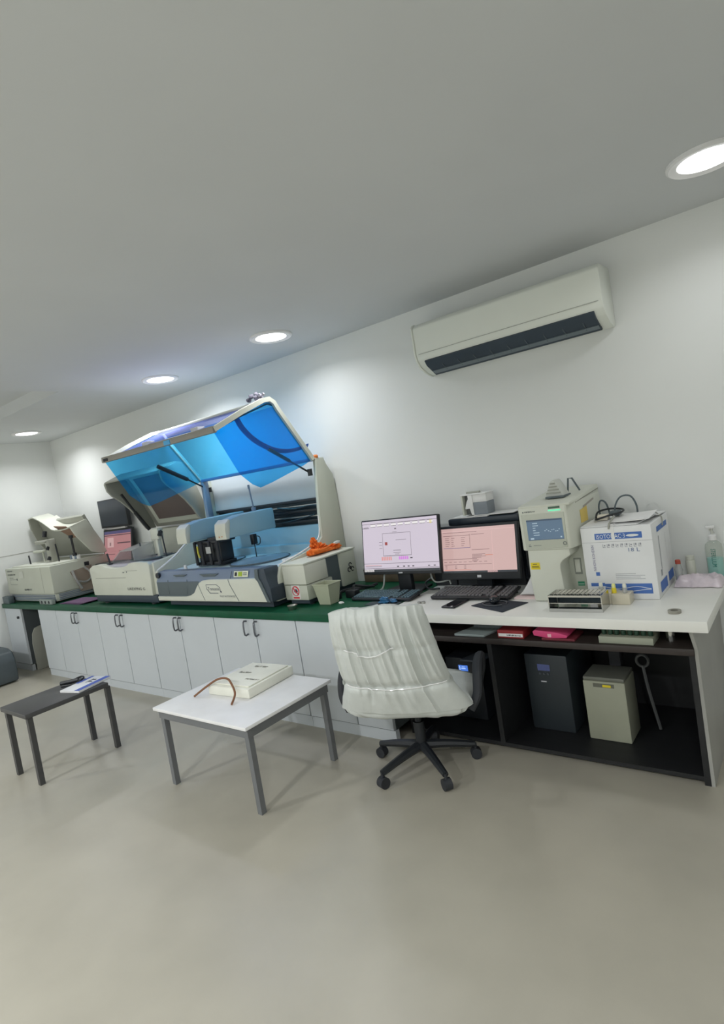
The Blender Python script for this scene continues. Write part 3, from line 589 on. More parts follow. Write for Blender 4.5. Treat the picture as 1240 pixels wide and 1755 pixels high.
# ------------------------------------------------------------------ side cabinet of analyser C
t = thing('reagent_module', 'beige side module with red warning sign beside the blue-lidded analyser', 'module', (4.54, -0.44, B))
sx0, sx1 = 4.438, 4.645
part('lower_box', G().box(sx0, sx1, -0.705, -0.45, 0.79, 0.889, 0.006), BEIGE, t)
part('upper_box', G().box(sx0, sx1, -0.705, -0.485, 0.893, 1.022, 0.006), BEIGE2, t)
part('recess_panel', G().box(sx0, sx1 - 0.02, -0.49, -0.33, 0.79, 1.022), SLATE, t)
part('rear_box', G().box(sx0, sx1, -0.340, -0.178, 0.79, 1.026, 0.006), BEIGE, t)
part('plinth', G().box(sx0 + 0.02, sx1 - 0.02, -0.68, -0.20, B + 0.012, 0.792), DARKBASE, t)
part('top_board', G().prism([(-0.710, 1.022), (-0.172, 1.028), (-0.172, 1.040), (-0.710, 1.034)], 'x', sx0 - 0.002, sx1 + 0.004, 0.003), BEIGE2, t)
for x in (sx0 + 0.04, sx1 - 0.04):
    for y in (-0.64, -0.24): part('foot', G().cyl((x, y, B), (x, y, 0.77), 0.018), RUBBER, t)
def ringpts(c, r, n=24): return [(c[0] + r * math.cos(2 * math.pi * k / n), c[1], c[2] + r * math.sin(2 * math.pi * k / n)) for k in range(n + 1)]
so = (4.500, -0.705, 0.798)
part('sign_plate', plate(so, (1, 0, 0), (0, 0, 1), [(0, 0, 0.076, 0.092, 0)]), M('sign_white', (190, 188, 186)), t)
part('prohibition_ring', G().tube(ringpts((4.538, -0.7065, 0.852), 0.031), 0.005, 6, flat=0.4).tube([(4.518, -0.7068, 0.874), (4.558, -0.7068, 0.830)], 0.004, 5, flat=0.4), RED, t, label='red prohibition ring sign')
part('sign_mark', plate(so, (1, 0, 0), (0, 0, 1), [(0.034, 0.040, 0.050, 0.068, 0), (0.024, 0.046, 0.056, 0.058, 0)], 0.0014), M('sign_slate', (70, 76, 96)), t)
part('sign_caption', plate(so, (1, 0, 0), (0, 0, 1), [(0.010, 0.004, 0.066, 0.015, 0)], 0.0014), RED, t)
g = G()
for (y, z) in ((-0.245, 0.925), (-0.226, 0.893), (-0.264, 0.893)):
    g.tube([(sx1 + 0.0012, y + 0.014 * math.cos(a), z + 0.014 * math.sin(a)) for a in [k * math.pi / 6 for k in range(11)]], 0.0035, 5)
part('biohazard_mark', g.cyl((sx1, -0.245, 0.904), (sx1 + 0.0015, -0.245, 0.904), 0.010, seg=8), INK, t, label='small black biohazard symbol')
# orange cloth
def clump(c, n, rad, seed, fl=0.6, amp=0.5):
    g = G(); r = random.Random(seed)
    for k in range(n):
        p = [(c[0] + r.uniform(-1, 1) * rad[0], c[1] + r.uniform(-1, 1) * rad[1], c[2] + 0.012 + r.uniform(0, 1) * rad[2]) for _ in range(4)]
        p.sort(key=lambda q: q[1]); w = r.uniform(0.012, 0.02)
        g.tube(p, [w * 0.7, w, w * 0.9, w * 0.5], 7, smooth=4)
    return g
g = clump((4.515, -0.37, 1.041), 10, (0.055, 0.15, 0.022), 11)
g.sphere((4.49, -0.36, 1.075), 0.032, 30, 20, (1.2, 1.7, 1.0), 0.75, 4.2).sphere((4.475, -0.40, 1.11), 0.026, 30, 20, (0.9, 1.0, 1.5), 0.75, 4.2)
g.sphere((4.53, -0.25, 1.062), 0.022, 30, 20, (1.6, 2.2, 0.9), 0.75, 4.2).sphere((4.50, -0.46, 1.060), 0.024, 30, 20, (1.1, 1.8, 0.8), 0.75, 4.2)
zm = min(p[2] for p in g.v); g.v = [(x, y, max(z, 1.0412)) for x, y, z in g.v]
solo('orange_cloth', g, ORANGE, 'crumpled orange cloth lying on the beige side module', 'cloth')
solo('tissue_scrap', G().sphere((4.57, -0.26, 1.094), 0.017, 10, 7, (1.0, 1.8, 0.5), 0.7, 3), PAPER, 'white tissue scrap lying on the orange cloth', 'tissue')

# ------------------------------------------------------------------ small things on the green worktop
def tapered(g, x0, x1, y0, y1, z0, z1, k, th=0.004):
    cx, cy = (x0 + x1) / 2, (y0 + y1) / 2
    def ring(s, z, d=0.0): return [(cx + (x - cx) * s + (d if x > cx else -d) * -1, cy + (y - cy) * s + (d if y > cy else -d) * -1, z) for x, y in ((x0, y0), (x1, y0), (x1, y1), (x0, y1))]
    vs = ring(k, z0) + ring(1, z1) + ring(1, z1, th) + ring(k, z0 + th, th)
    fs = [(3, 2, 1, 0)] + [(i, (i + 1) % 4, 4 + (i + 1) % 4, 4 + i) for i in range(4)] + [(4 + i, 4 + (i + 1) % 4, 8 + (i + 1) % 4, 8 + i) for i in range(4)] + [(8 + i, 8 + (i + 1) % 4, 12 + (i + 1) % 4, 12 + i) for i in range(4)] + [(12, 13, 14, 15)]
    return g.add(vs, fs)
bt = thing('plastic_bin', 'small pale green plastic bin in front of the side module', 'bin', (4.695, -0.60, B))
part('bin_body', tapered(G(), 4.668, 4.802, -0.675, -0.555, B + 0.0005, 0.882, 0.70), M('bin_plastic', (150, 154, 134), 0.45), bt)
part('bin_rim', G().tube([(4.666, -0.677, 0.883), (4.804, -0.677, 0.883), (4.804, -0.553, 0.883), (4.666, -0.553, 0.883), (4.666, -0.677, 0.883)], 0.004, 6), M('bin_plastic', (150, 154, 134)), bt)
solo('metal_cup', G().lathe([(0.022, 0), (0.034, 0.028), (0.030, 0.028), (0.018, 0.004)], (4.56, -0.78, B + 0.0005), 18), STEEL, 'small steel cup at the edge of the worktop below the warning sign', 'cup')
pa = thing('power_adapter', 'black power adapter with cable between side module and keyboard', 'adapter', (4.80, -0.50, B))
part('adapter_case', G().box(4.78, 4.86, -0.50, -0.44, B + 0.0005, B + 0.05, 0.006), BLACK, pa)
part('cable', G().tube([(4.72, -0.52, B + 0.02), (4.70, -0.44, B + 0.03), (4.74, -0.36, B + 0.03), (4.80, -0.30, B + 0.02), (4.84, -0.22, B + 0.03)], 0.010, 6, smooth=5), BLACK, pa)
part('cable', G().tube([(4.82, -0.44, B + 0.02), (4.78, -0.40, B + 0.06), (4.82, -0.34, B + 0.04), (4.84, -0.26, B + 0.02)], 0.009, 6, smooth=5), BLACK, pa)
part('plug', G().box(4.70, 4.75, -0.54, -0.50, B + 0.001, B + 0.035, 0.004), BLACK, pa)
solo('white_plug', G().box(4.835, 4.862, -0.64, -0.62, B + 0.0005, B + 0.014, 0.004).cyl((4.862, -0.63, B + 0.007), (4.872, -0.63, B + 0.007), 0.004), PAPER, 'small white plug lying on the worktop left of the keyboard', 'plug')
solo('white_cable', G().tube([(4.87, -0.385, B + 0.012), (4.92, -0.37, B + 0.012), (4.98, -0.345, B + 0.03), (5.00, -0.33, B + 0.13)], 0.006, 6, smooth=6), M('cable_grey', (150, 154, 150)), 'thin pale cable running up to the white-screened monitor', 'cable')
struct('trim_2', G().box(4.60, 5.29, -0.055, -0.004, B + 0.0005, 0.845, 0.003), M('brown_board', (92, 80, 66), 0.6, var=0.15, scale=5, vscale=(1, 8, 8)), 'brown wooden upstand behind the white-screened monitor', 'trim')
struct('trim_3', G().box(4.60, 5.29, -0.06, -0.002, 0.846, 0.868, 0.003), PAPER, 'white ledge on top of the brown upstand', 'trim')
ws_ = thing('wall_socket', 'white wall socket box left of the white-screened monitor', 'socket', (4.72, 0, 0.93))
part('box', G().box(4.66, 4.76, -0.045, -0.001, 0.935, 1.02, 0.006), PAPER, ws_)
part('plug', G().box(4.685, 4.735, -0.085, -0.045, 0.95, 1.0, 0.006), PAPER, ws_)
solo('white_tube', G().cyl((4.755, -0.02, 1.09), (4.755, -0.02, 1.16), 0.014), PAPER, 'short white conduit piece on the wall left of the white-screened monitor', 'conduit')
solo('black_cable', G().tube([(4.71, -0.09, 0.96), (4.73, -0.12, 0.93), (4.78, -0.13, 0.90), (4.75, -0.12, 0.875), (4.80, -0.14, 0.88)], 0.008, 6, smooth=5), BLACK, 'black cable plugged in at the wall left of the white-screened monitor', 'cable')

# ------------------------------------------------------------------ right table
t = thing('desk_table', 'white laminate desk top on a chrome post, right of the green worktop', 'table', (6.09, -0.4, 0))
part('table_top', G().box(5.291, 6.894, -0.802, -0.004, 0.703, B, 0.003), TABLE, t)
for (x, y) in ((6.72, -0.62), (6.72, -0.12), (5.36, -0.12)):
    part('post', G().cyl((x, y, 0.606), (x, y, 0.703), 0.020), CHROME, t)
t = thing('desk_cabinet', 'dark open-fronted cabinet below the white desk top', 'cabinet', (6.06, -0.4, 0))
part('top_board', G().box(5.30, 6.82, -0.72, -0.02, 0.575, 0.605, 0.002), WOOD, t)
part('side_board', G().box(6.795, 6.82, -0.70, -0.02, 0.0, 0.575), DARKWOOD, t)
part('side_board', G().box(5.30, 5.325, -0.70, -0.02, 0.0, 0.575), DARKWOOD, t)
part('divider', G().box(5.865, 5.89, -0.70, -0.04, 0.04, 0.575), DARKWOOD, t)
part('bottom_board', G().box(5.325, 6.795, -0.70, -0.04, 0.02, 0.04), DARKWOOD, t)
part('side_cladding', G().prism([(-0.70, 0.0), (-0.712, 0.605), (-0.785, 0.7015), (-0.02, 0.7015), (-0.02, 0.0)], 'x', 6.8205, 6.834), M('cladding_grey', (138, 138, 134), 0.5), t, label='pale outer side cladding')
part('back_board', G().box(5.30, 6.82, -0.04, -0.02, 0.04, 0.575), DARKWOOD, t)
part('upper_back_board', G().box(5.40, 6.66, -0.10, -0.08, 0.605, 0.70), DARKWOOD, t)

# ------------------------------------------------------------------ white-screened monitor and keyboards
WSCR = glow('white_screen', (206, 196, 210), 0.86)
S_LINE = glow('s_line', (124, 116, 124), 0.65); S_DK = glow('s_dark', (70, 66, 74), 0.5); S_RED = glow('s_red', (168, 72, 70), 0.7); S_CORAL = glow('s_coral', (222, 150, 146), 0.85)
S_VIO = glow('s_violet', (206, 130, 216), 0.9); S_LIGHT = glow('s_light', (226, 222, 222), 0.95); S_BAR = glow('s_bar', (52, 58, 66), 0.6); S_YEL = glow('s_yellow', (214, 200, 120), 0.9)
pr = [(0, 0.0, 1, 0.045, 6), (0, 0, 0.14, 0.045, 5), (0.0, 0.155, 1, 0.16, 0), (0.0, 0.06, 1, 0.064, 0), (0.0, 0.94, 1, 0.944, 0)]
for k in range(9):
    a = 0.12 + 0.095 * k
    pr += [(a, 0.885, a + 0.07, 0.93, 5), (a, 0.88, a + 0.07, 0.886, 1), (a, 0.928, a + 0.07, 0.932, 0)]
pr += [(0.91, 0.87, 0.935, 0.935, 7), (0.02, 0.875, 0.09, 0.885, 0), (0.0, 0.86, 0.1, 0.864, 1), (0.28, 0.30, 0.284, 0.74, 0), (0.28, 0.735, 0.66, 0.74, 0), (0.656, 0.30, 0.66, 0.74, 0), (0.28, 0.30, 0.66, 0.303, 1),
       (0.31, 0.51, 0.345, 0.57, 2), (0.42, 0.755, 0.48, 0.76, 0), (0.46, 0.60, 0.60, 0.605, 0), (0.42, 0.40, 0.52, 0.41, 0), (0.42, 0.36, 0.52, 0.365, 0), (0.44, 0.33, 0.50, 0.335, 0)]
for k in range(6): pr.append((0.255 + 0.024 * k, 0.215, 0.272 + 0.024 * k, 0.285, 3))
for k in range(5): pr.append((0.49 + 0.026 * k, 0.225, 0.51 + 0.026 * k, 0.285, 4))
for k in range(3): pr.append((0.23, 0.45 + 0.06 * k, 0.27, 0.455 + 0.06 * k, 0))
for k, a in enumerate((0.46, 0.54, 0.60, 0.66, 0.86, 0.93)): pr.append((a, 0.085, a + 0.025, 0.105, 1 if k < 4 else 0))
pr += [(0.64, 0.24, 0.67, 0.26, 1), (0.45, 0.81, 0.475, 0.835, 0), (0.02, 0.10, 0.25, 0.104, 0), (0.02, 0.12, 0.25, 0.124, 3)]
monitor('desk_monitor', 'white-screened monitor standing beside the beige side module', 4.882, 5.475, 0.882, 1.234, -0.40, -0.34, WSCR, 0.009, 5.16, pr, [S_LINE, S_DK, S_RED, S_CORAL, S_VIO, S_LIGHT, S_BAR, S_YEL],
        foot=(4.99, 5.27, -0.32, -0.16), bottom=0.018)
PSCR = glow('salmon_screen', (212, 178, 174), 0.80)
P_LN = glow('p_line', (126, 92, 96), 0.6); P_BLUE = glow('p_blue', (110, 100, 150), 0.7); P_LT = glow('p_light', (222, 184, 182), 0.9); P_OR = glow('p_orange', (214, 130, 104), 0.8)
pr = [(0, 0, 1, 0.04, 3), (0.62, 0.0, 0.75, 0.04, 2), (0.02, 0.55, 0.40, 0.56, 1), (0.02, 0.83, 0.40, 0.834, 0), (0.40, 0.55, 0.404, 0.86, 0), (0.42, 0.84, 0.60, 0.844, 0), (0.42, 0.50, 0.66, 0.503, 0), (0.42, 0.40, 0.60, 0.404, 0), (0.60, 0.37, 0.70, 0.385, 4),
      (0.0, 0.30, 0.44, 0.304, 0), (0.02, 0.18, 0.68, 0.184, 0), (0.02, 0.06, 0.40, 0.064, 4), (0.70, 0.05, 0.704, 0.9, 2), (0.0, 0.93, 1, 0.934, 2), (0.02, 0.90, 0.5, 0.904, 0)]
rng = random.Random(9)
for r in range(5):
    for c in (0.05, 0.14, 0.28): pr.append((c, 0.60 + 0.045 * r, c + rng.uniform(0.03, 0.07), 0.607 + 0.045 * r, 0))
for r in range(6): pr.append((0.42, 0.25 + 0.025 * r, 0.42 + rng.uniform(0.05, 0.2), 0.255 + 0.025 * r, 0))
for r in range(3):
    for c in (0.03, 0.17, 0.30): pr.append((c, 0.09 + 0.03 * r, c + 0.03, 0.096 + 0.03 * r, 0))
for c in range(9): pr.append((0.02 + 0.07 * c, 0.235, 0.06 + 0.07 * c, 0.241, 0))
monitor('desk_monitor', 'salmon-screened monitor on the white desk in front of the printer', 5.425, 5.935, 0.822, 1.142, -0.325, -0.268, PSCR, 0.016, 5.68, pr, [P_LN, P_BLUE, P_LT, S_BAR, P_OR],
        foot=(5.56, 5.80, -0.335, -0.205), bottom=0.042)
def keyboard(label, cx, cy, rz, w, d, key, body, tilt=0.09):
    t = thing('keyboard', label, 'keyboard', (cx, cy, B), rz)
    m = rot(tilt, 'X', (0, -d / 2, 0.004))
    part('case', G().prism([(-w / 2, -d / 2 + 0.015), (-w / 2 + 0.015, -d / 2), (w / 2 - 0.015, -d / 2), (w / 2, -d / 2 + 0.015), (w / 2 - 0.01, d / 2), (-w / 2 + 0.01, d / 2)], 'z', 0.004, 0.018, 0.003).xf(m), body, t, local=True)
    for x in (-w / 2 + 0.04, w / 2 - 0.04): part('foot', G().box(x - 0.015, x + 0.015, d / 2 - 0.03, d / 2 - 0.015, 0.0005, 0.014), body, t, local=True)
    g = G(); kw = (w - 0.03) / 21
    for r in range(6):
        y = -d / 2 + 0.022 + r * (d - 0.035) / 6; x = 0
        while x < 21:
            if x in (15, 19 - 1) and r != 0 and False: x += 1; continue
            n = 6 if (r == 0 and x == 4) else 2 if (x in (0, 13) and r in (1, 2, 3)) else 1
            n = min(n, 21 - x)
            if x != 14 and x != 17:
                g.box(-w / 2 + 0.015 + x * kw + 0.0028, -w / 2 + 0.015 + (x + n) * kw - 0.0028, y, y + (d - 0.035) / 6 - 0.008, 0.017, 0.025)
            x += n
    part('keys', g.xf(m), key, t, local=True, kind='stuff')
    return t
keyboard('flat slate grey keyboard on the green worktop below the white screen', 5.105, -0.485, 0.0, 0.46, 0.17, M('key_slate', (76, 96, 104), 0.5), M('kb_slate', (16, 24, 30), 0.5))
keyboard('black full-size keyboard on the white desk below the salmon screen', 5.695, -0.43, 0.0, 0.50, 0.19, M('key_black', (88, 88, 90), 0.5), M('kb_black', (16, 18, 22), 0.5), 0.10)
rt = thing('network_box', 'black box with looped cables between the two desk monitors', 'box', (5.36, -0.22, B))
part('case', G().box(5.285, 5.445, -0.18, -0.07, B + 0.0005, 0.87, 0.006), BLACK, rt)
part('looped_cable', G().tube([(5.42, -0.23, 0.80), (5.35, -0.28, 0.80), (5.33, -0.29, 0.86), (5.385, -0.29, 0.905), (5.43, -0.28, 0.86), (5.44, -0.25, 0.78)], 0.005, 6, smooth=6), M('cable_grey', (150, 154, 150)), rt)
part('looped_cable', G().tube([(5.30, -0.22, 0.82), (5.26, -0.26, 0.79), (5.31, -0.31, 0.765), (5.40, -0.33, 0.77)], 0.006, 6, smooth=6), BLACK, rt)
solo('blue_wrapper', G().sphere((5.19, -0.625, B + 0.022), 0.026, 12, 9, (1.3, 1.0, 0.8), 0.7, 3.0).sphere((5.235, -0.60, B + 0.015), 0.018, 10, 7, (1.4, 1, 0.7), 0.7, 3), M('blue_foil', (36, 88, 126), 0.35), 'crumpled blue wrapper on the worktop behind the chair', 'wrapper')
solo('dark_mat', G().box(5.06, 5.285, -0.66, -0.58, B + 0.0005, B + 0.004), M('mat_slate', (44, 56, 60), 0.6), 'dark rubber mat on the green worktop behind the chair', 'mat')
solo('coin_clip', G().cyl((5.42, -0.60, B + 0.0005), (5.42, -0.60, B + 0.010), 0.011).cyl((5.445, -0.595, B + 0.0005), (5.445, -0.595, B + 0.012), 0.012), STEEL, 'small metal clip on the white desk beside the chair back', 'clip')
pt = thing('smartphone', 'black smartphone lying on the white desk below the black keyboard', 'phone', (5.66, -0.605, B), -0.02)
part('case', G().prism([(-0.042, -0.082), (0.042, -0.086), (0.045, 0.08), (-0.035, 0.084)], 'z', 0.0005, 0.010, 0.003), BLACK2, pt, local=True)
part('screen', G().prism([(-0.038, -0.076), (0.038, -0.08), (0.041, 0.074), (-0.032, 0.078)], 'z', 0.0101, 0.0106), M('phone_glass', (14, 16, 22), 0.08), pt, local=True)
part('camera_dot', G().cyl((0.022, -0.076, 0.0105), (0.022, -0.076, 0.0112), 0.006, seg=10), PAPER, pt, local=True)
solo('mouse_pad', G().prism([(5.772, -0.635), (6.0, -0.742), (6.062, -0.56), (5.84, -0.50)], 'z', B + 0.0005, B + 0.004, 0.001), M('pad_dark', (36, 42, 50), 0.8, bump=0.1), 'dark square mouse pad on the white desk', 'mouse pad')
mt = thing('computer_mouse', 'black computer mouse on the dark mouse pad', 'mouse', (5.895, -0.60, B + 0.0045), 0.3)
part('shell', G().sphere((0, 0, 0.012), 0.03, 18, 12, (0.95, 1.6, 0.75)).xf(Matrix.Identity(4)), BLACK2, mt, local=True)
mt.children[0].data.transform(Matrix.Translation((0, 0, 0.011)))
part('wheel', G().cyl((-0.004, 0.028, 0.036), (0.004, 0.028, 0.036), 0.009), RUBBER, mt, local=True)
part('cable', G().tube([(0, 0.045, 0.015), (0.01, 0.09, 0.006), (-0.01, 0.15, 0.004)], 0.003, 6, smooth=4), BLACK, mt, local=True)
solo('coiled_cable', G().tube([(5.895 + 0.065 * math.cos(a), -0.60 + 0.05 * math.sin(a), B + 0.008) for a in [k * math.pi / 10 for k in range(19)]], 0.004, 6), M('cable_dim', (70, 74, 78)), 'thin cable coiled round the mouse on the pad', 'cable')

# ------------------------------------------------------------------ printer, dispenser, papers
t = thing('printer', 'black office printer behind the salmon-screened monitor', 'printer', (5.67, -0.13, B))
part('body', G().box(5.455, 5.905, -0.19, -0.02, B + 0.001, 1.13, 0.012), BLACK, t)
part('scanner_lid', G().box(5.452, 5.915, -0.197, -0.015, 1.132, 1.175, 0.010), M('printer_lid', (34, 42, 50), 0.4), t)
part('side_panel', G().prism([(-0.19, 0.80), (-0.19, 1.10), (-0.10, 1.12), (-0.06, 0.76), (-0.17, 0.76)], 'x', 5.905, 5.935, 0.008), BLACK2, t)
g = G()
for i, (dx, dy, a) in enumerate(((0, 0, 0.0), (0.01, 0.0, 0.05), (0.16, 0.01, 0.10), (0.17, 0.0, -0.04))):
    g.box(5.465 + dx, 5.72 + dx, -0.190 + dy, -0.04 + dy, 1.1755 + 0.003 * i, 1.1780 + 0.003 * i)
solo('paper_sheets', g, PAPER, 'loose white paper sheets lying on top of the black printer', 'paper')
t = thing('roll_dispenser', 'small white and grey dispenser standing on top of the printer', 'dispenser', (5.63, -0.13, 1.1875))
dz = 1.1875
part('back_half', G().box(5.628, 5.72, -0.17, -0.07, dz + 0.075, dz + 0.122, 0.004), PAPER, t)
part('grey_drawer', G().box(5.628, 5.722, -0.172, -0.07, dz, dz + 0.076, 0.004), M('drawer_grey', (108, 114, 120), 0.5), t)
part('side_plate', G().box(5.552, 5.564, -0.175, -0.06, dz, dz + 0.124, 0.002), BEIGE2, t)
part('front_plate', G().prism([(5.614, dz), (5.630, dz), (5.630, dz + 0.122), (5.600, dz + 0.122), (5.600, dz + 0.10), (5.590, dz + 0.085), (5.575, dz + 0.045), (5.576, dz + 0.038), (5.604, dz + 0.042)], 'y', -0.175, -0.165, 0.002), PAPER, t)
part('top_plate', G().box(5.550, 5.72, -0.176, -0.06, dz + 0.122, dz + 0.130, 0.002), PAPER, t)
part('inner', G().box(5.564, 5.620, -0.14, -0.07, dz, dz + 0.12), M('inner_grey', (84, 86, 86)), t)
part('roll', G().cyl((5.57, -0.12, dz + 0.132), (5.66, -0.12, dz + 0.132), 0.010), OLIVE, t)

g = G(); rng = random.Random(4)
for i in range(4):
    a = rng.uniform(-0.3, 0.3)
    g.sheet(lambda u, v, i=i: (5.955 + 0.085 * u + 0.008 * i, -0.42 + 0.20 * v - 0.01 * i, B + 0.002 + 0.006 * i + 0.075 * (v ** 1.5) * (0.6 + 0.15 * i) * (1 - 0.5 * u) + 0.012 * mnoise.noise(Vector((u * 4, v * 4, i * 3.1))) * v), 6, 6, 0.0015)
g.v = [(x, y, max(z, B + 0.0008)) for x, y, z in g.v]
solo('crumpled_papers', g, PAPER, 'crumpled white papers between the salmon screen and the white blood analyser', 'paper')
solo('red_folder', G().box(5.955, 6.08, -0.49, -0.43, B + 0.0006, B + 0.008, 0.001), [M('folder_pale', (198, 178, 176))], 'thin pale folder with red edge beside the white blood analyser', 'folder')

# ------------------------------------------------------------------ blood analyser (white, with touch screen)
t = thing('blood_analyser', 'white blood cell analyser with blue touch screen on the desk', 'analyser', (6.2, -0.3, B))
hx0, hx1 = 6.068, 6.315
head = part('head', G().prism([(hx0, -0.545), (hx1, -0.545), (6.338, -0.45), (6.338, -0.05), (hx0 + 0.01, -0.05)], 'z', 1.018, 1.245, 0.010), BEIGE2, t)
part('head_roof', G().prism([(-0.545, 1.235), (-0.545, 1.248), (-0.05, 1.285), (-0.05, 1.235)], 'x', hx0 + 0.004, 6.334, 0.006), BEIGE2, t)
part('roof_seam', G().tube([(6.336, -0.46, 1.236), (6.336, -0.06, 1.262)], 0.002, 5), M('seam_grey', (110, 110, 100)), t)
part('side_vent', G().quad((6.3385, -0.36, 1.195), (6.3385, -0.18, 1.215), (6.3385, -0.18, 1.225), (6.3385, -0.36, 1.205), 0.0015), M('vent_grey', (140, 134, 126)), t)
part('bezel', G().prism([(6.088, 1.025), (6.300, 1.028), (6.302, 1.205), (6.082, 1.205)], 'y', -0.549, -0.54, 0.003), BEIGE, t)
part('screen', plate((6.108, -0.549, 1.072), (1, 0, 0), (0, 0, 1), [(0, 0, 0.182, 0.104, 0)]), glow('lcd_blue', (92, 116, 138), 0.75), t, label='blue grey touch screen')
W_ = glow('lcd_white', (176, 196, 208), 0.8); D_ = glow('lcd_dark', (66, 84, 104), 0.7); rng = random.Random(2)
rc = [(0.0, 0.096, 0.182, 0.104, 1), (0.012, 0.004, 0.030, 0.012, 0), (0.165, 0.008, 0.172, 0.015, 0), (0.0, 0.0, 0.182, 0.002, 1)]
for k in range(6): rc.append((0.03, 0.024 + 0.012 * k, 0.03 + rng.uniform(0.012, 0.032), 0.0275 + 0.012 * k, 0))
for k in range(9): rc.append((0.088 + 0.009 * k, 0.044 + 0.006 * math.sin(k * 1.7), 0.094 + 0.009 * k, 0.047 + 0.006 * math.sin(k * 1.7), 0))
part('screen_image', plate((6.108, -0.549, 1.072), (1, 0, 0), (0, 0, 1), rc, 0.0016), [W_, D_], t)
part('status_lamp', plate((6.226, -0.545, 1.213), (1, 0, 0), (0, 0, 1), [(0, 0, 0.062, 0.007, 0), (0.002, 0.012, 0.060, 0.022, 1)], 0.0016), [glow('lamp_green', (110, 230, 176), 1.0), M('lamp_dark', (58, 86, 70), 0.4)], t, label='glowing green status bar')
part('maker_mark', plate((6.09, -0.545, 1.213), (1, 0, 0), (0, 0, 1), [(0.002, 0.0, 0.008, 0.007, 0)] + scribble(0.014, 0.001, 0.07, 0.006, rng)), M('faded_ink', (92, 98, 98)), t)
part('bezel_marks', plate((6.10, -0.549, 1.04), (1, 0, 0), (0, 0, 1), [(0.004, 0, 0.018, 0.004, 0), (0.005, 0.008, 0.015, 0.011, 0), (0.03, 0.004, 0.07, 0.006, 0)]), M('faded_ink', (92, 98, 98)), t)
part('power_ring', G().tube(ringpts((6.29, -0.5505, 1.05), 0.008, 14), 0.0016, 5), M('faded_ink', (92, 98, 98)), t)
part('column', G().prism([(6.085, 1.02), (6.30, 1.02), (6.300, 0.985), (6.262, 0.962), (6.246, 0.945), (6.243, 0.92), (6.250, 0.80), (6.258, B + 0.002), (6.088, B + 0.002), (6.080, 0.86)], 'y', -0.530, -0.30, 0.006), BEIGE2, t)
part('sample_side', G().box(6.10, 6.325, -0.40, -0.04, B + 0.002, 1.02, 0.006), BEIGE, t)
part('sample_door', G().box(6.268, 6.305, -0.404, -0.398, 0.86, 0.945, 0.002), M('door_grey', (120, 124, 116)), t)
part('sample_door_inset', G().box(6.274, 6.299, -0.406, -0.403, 0.872, 0.938, 0.001), BEIGE2, t)
part('green_sticker', plate((6.275, -0.400, 0.80), (1, 0, 0), (0, 0, 1), [(0, 0, 0.034, 0.022, 0), (0.002, 0.008, 0.032, 0.010, 1, 2)], 0.0012), [GREENP, PAPER], t)
part('warning_sticker', plate((6.092, -0.5302, 0.918), (1, 0, 0), (0, 0, 1), [(0, 0, 0.048, 0.036, 0), (0.006, 0.014, 0.042, 0.017, 1, 2), (0.012, 0.026, 0.034, 0.029, 1, 2), (0.004, 0.008, 0.044, 0.010, 1, 2)], 0.001), [YELLOW, INK], t, label='yellow warning sticker')
part('note', G().quad((6.3390, -0.42, 1.125), (6.3390, -0.31, 1.125), (6.3390, -0.31, 1.20), (6.3390, -0.42, 1.19), 0.0015), M('note_yellow', (190, 168, 92), 0.7), t, label='faded yellow note on the side')
# device on the roof
t = thing('label_clip', 'small grey triangular ribbed device on the roof of the blood analyser', 'device', (6.215, -0.37, 1.26))
part('wedge', G().prism([(6.165, 1.268), (6.262, 1.268), (6.226, 1.345), (6.212, 1.355), (6.198, 1.345)], 'y', -0.40, -0.30, 0.004), M('wedge_grey', (176, 178, 172), 0.5), t)
for k in range(4):
    part('rib', G().box(6.178 + 0.008 * k, 6.250 - 0.008 * k, -0.408, -0.398, 1.285 + 0.016 * k, 1.292 + 0.016 * k), OLIVE, t)
part('base', G().box(6.172, 6.268, -0.42, -0.30, 1.262, 1.272, 0.003).xf(Matrix.Identity(4)), SLATE, t)
part('clip_wire', G().tube([(6.235, -0.25, 1.27), (6.245, -0.25, 1.345), (6.265, -0.25, 1.345), (6.295, -0.24, 1.275)], 0.005, 6), SLATE, t)

# ------------------------------------------------------------------ tube racks
t = thing('tube_rack', 'steel test tube rack at the front of the white desk', 'rack', (6.35, -0.65, B))
rx0, rx1, ry0, ry1 = 6.226, 6.474, -0.705, -0.590
part('base_plate', G().box(rx0, rx1, ry0, ry1, B + 0.0005, B + 0.006), CHROME, t)
part('end_plate', G().box(rx0, rx0 + 0.004, ry0, ry1, B + 0.006, 0.828), CHROME, t)
part('end_plate', G().box(rx1 - 0.004, rx1, ry0, ry1, B + 0.006, 0.828), CHROME, t)
part('lip', G().box(rx0, rx1, ry0 - 0.002, ry0 + 0.002, B + 0.0005, B + 0.016).box(rx0, rx1, ry0 - 0.002, ry0 + 0.003, 0.820, 0.828), CHROME, t)
part('middle_plate', G().box(rx0 + 0.004, rx1 - 0.004, ry0 + 0.010, ry1 - 0.010, 0.787, 0.790), CHROME, t)
g = G()   # perforated top: strips between and across the holes
for k in range(7): g.box(rx0 + 0.004, rx1 - 0.004, ry0 + 0.003 + k * 0.0178, ry0 + 0.0058 + k * 0.0178, 0.826, 0.829)
for k in range(13): g.box(rx0 + 0.004 + k * 0.0196, rx0 + 0.007 + k * 0.0196, ry0 + 0.003, ry1 - 0.002, 0.826, 0.829)
part('perforated_top', g, CHROME, t, kind='stuff')
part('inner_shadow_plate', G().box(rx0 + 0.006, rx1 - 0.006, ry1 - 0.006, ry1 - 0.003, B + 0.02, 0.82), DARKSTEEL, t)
t = thing('vial_block', 'pale translucent plastic block for vials behind the steel rack', 'rack', (6.51, -0.54, B))
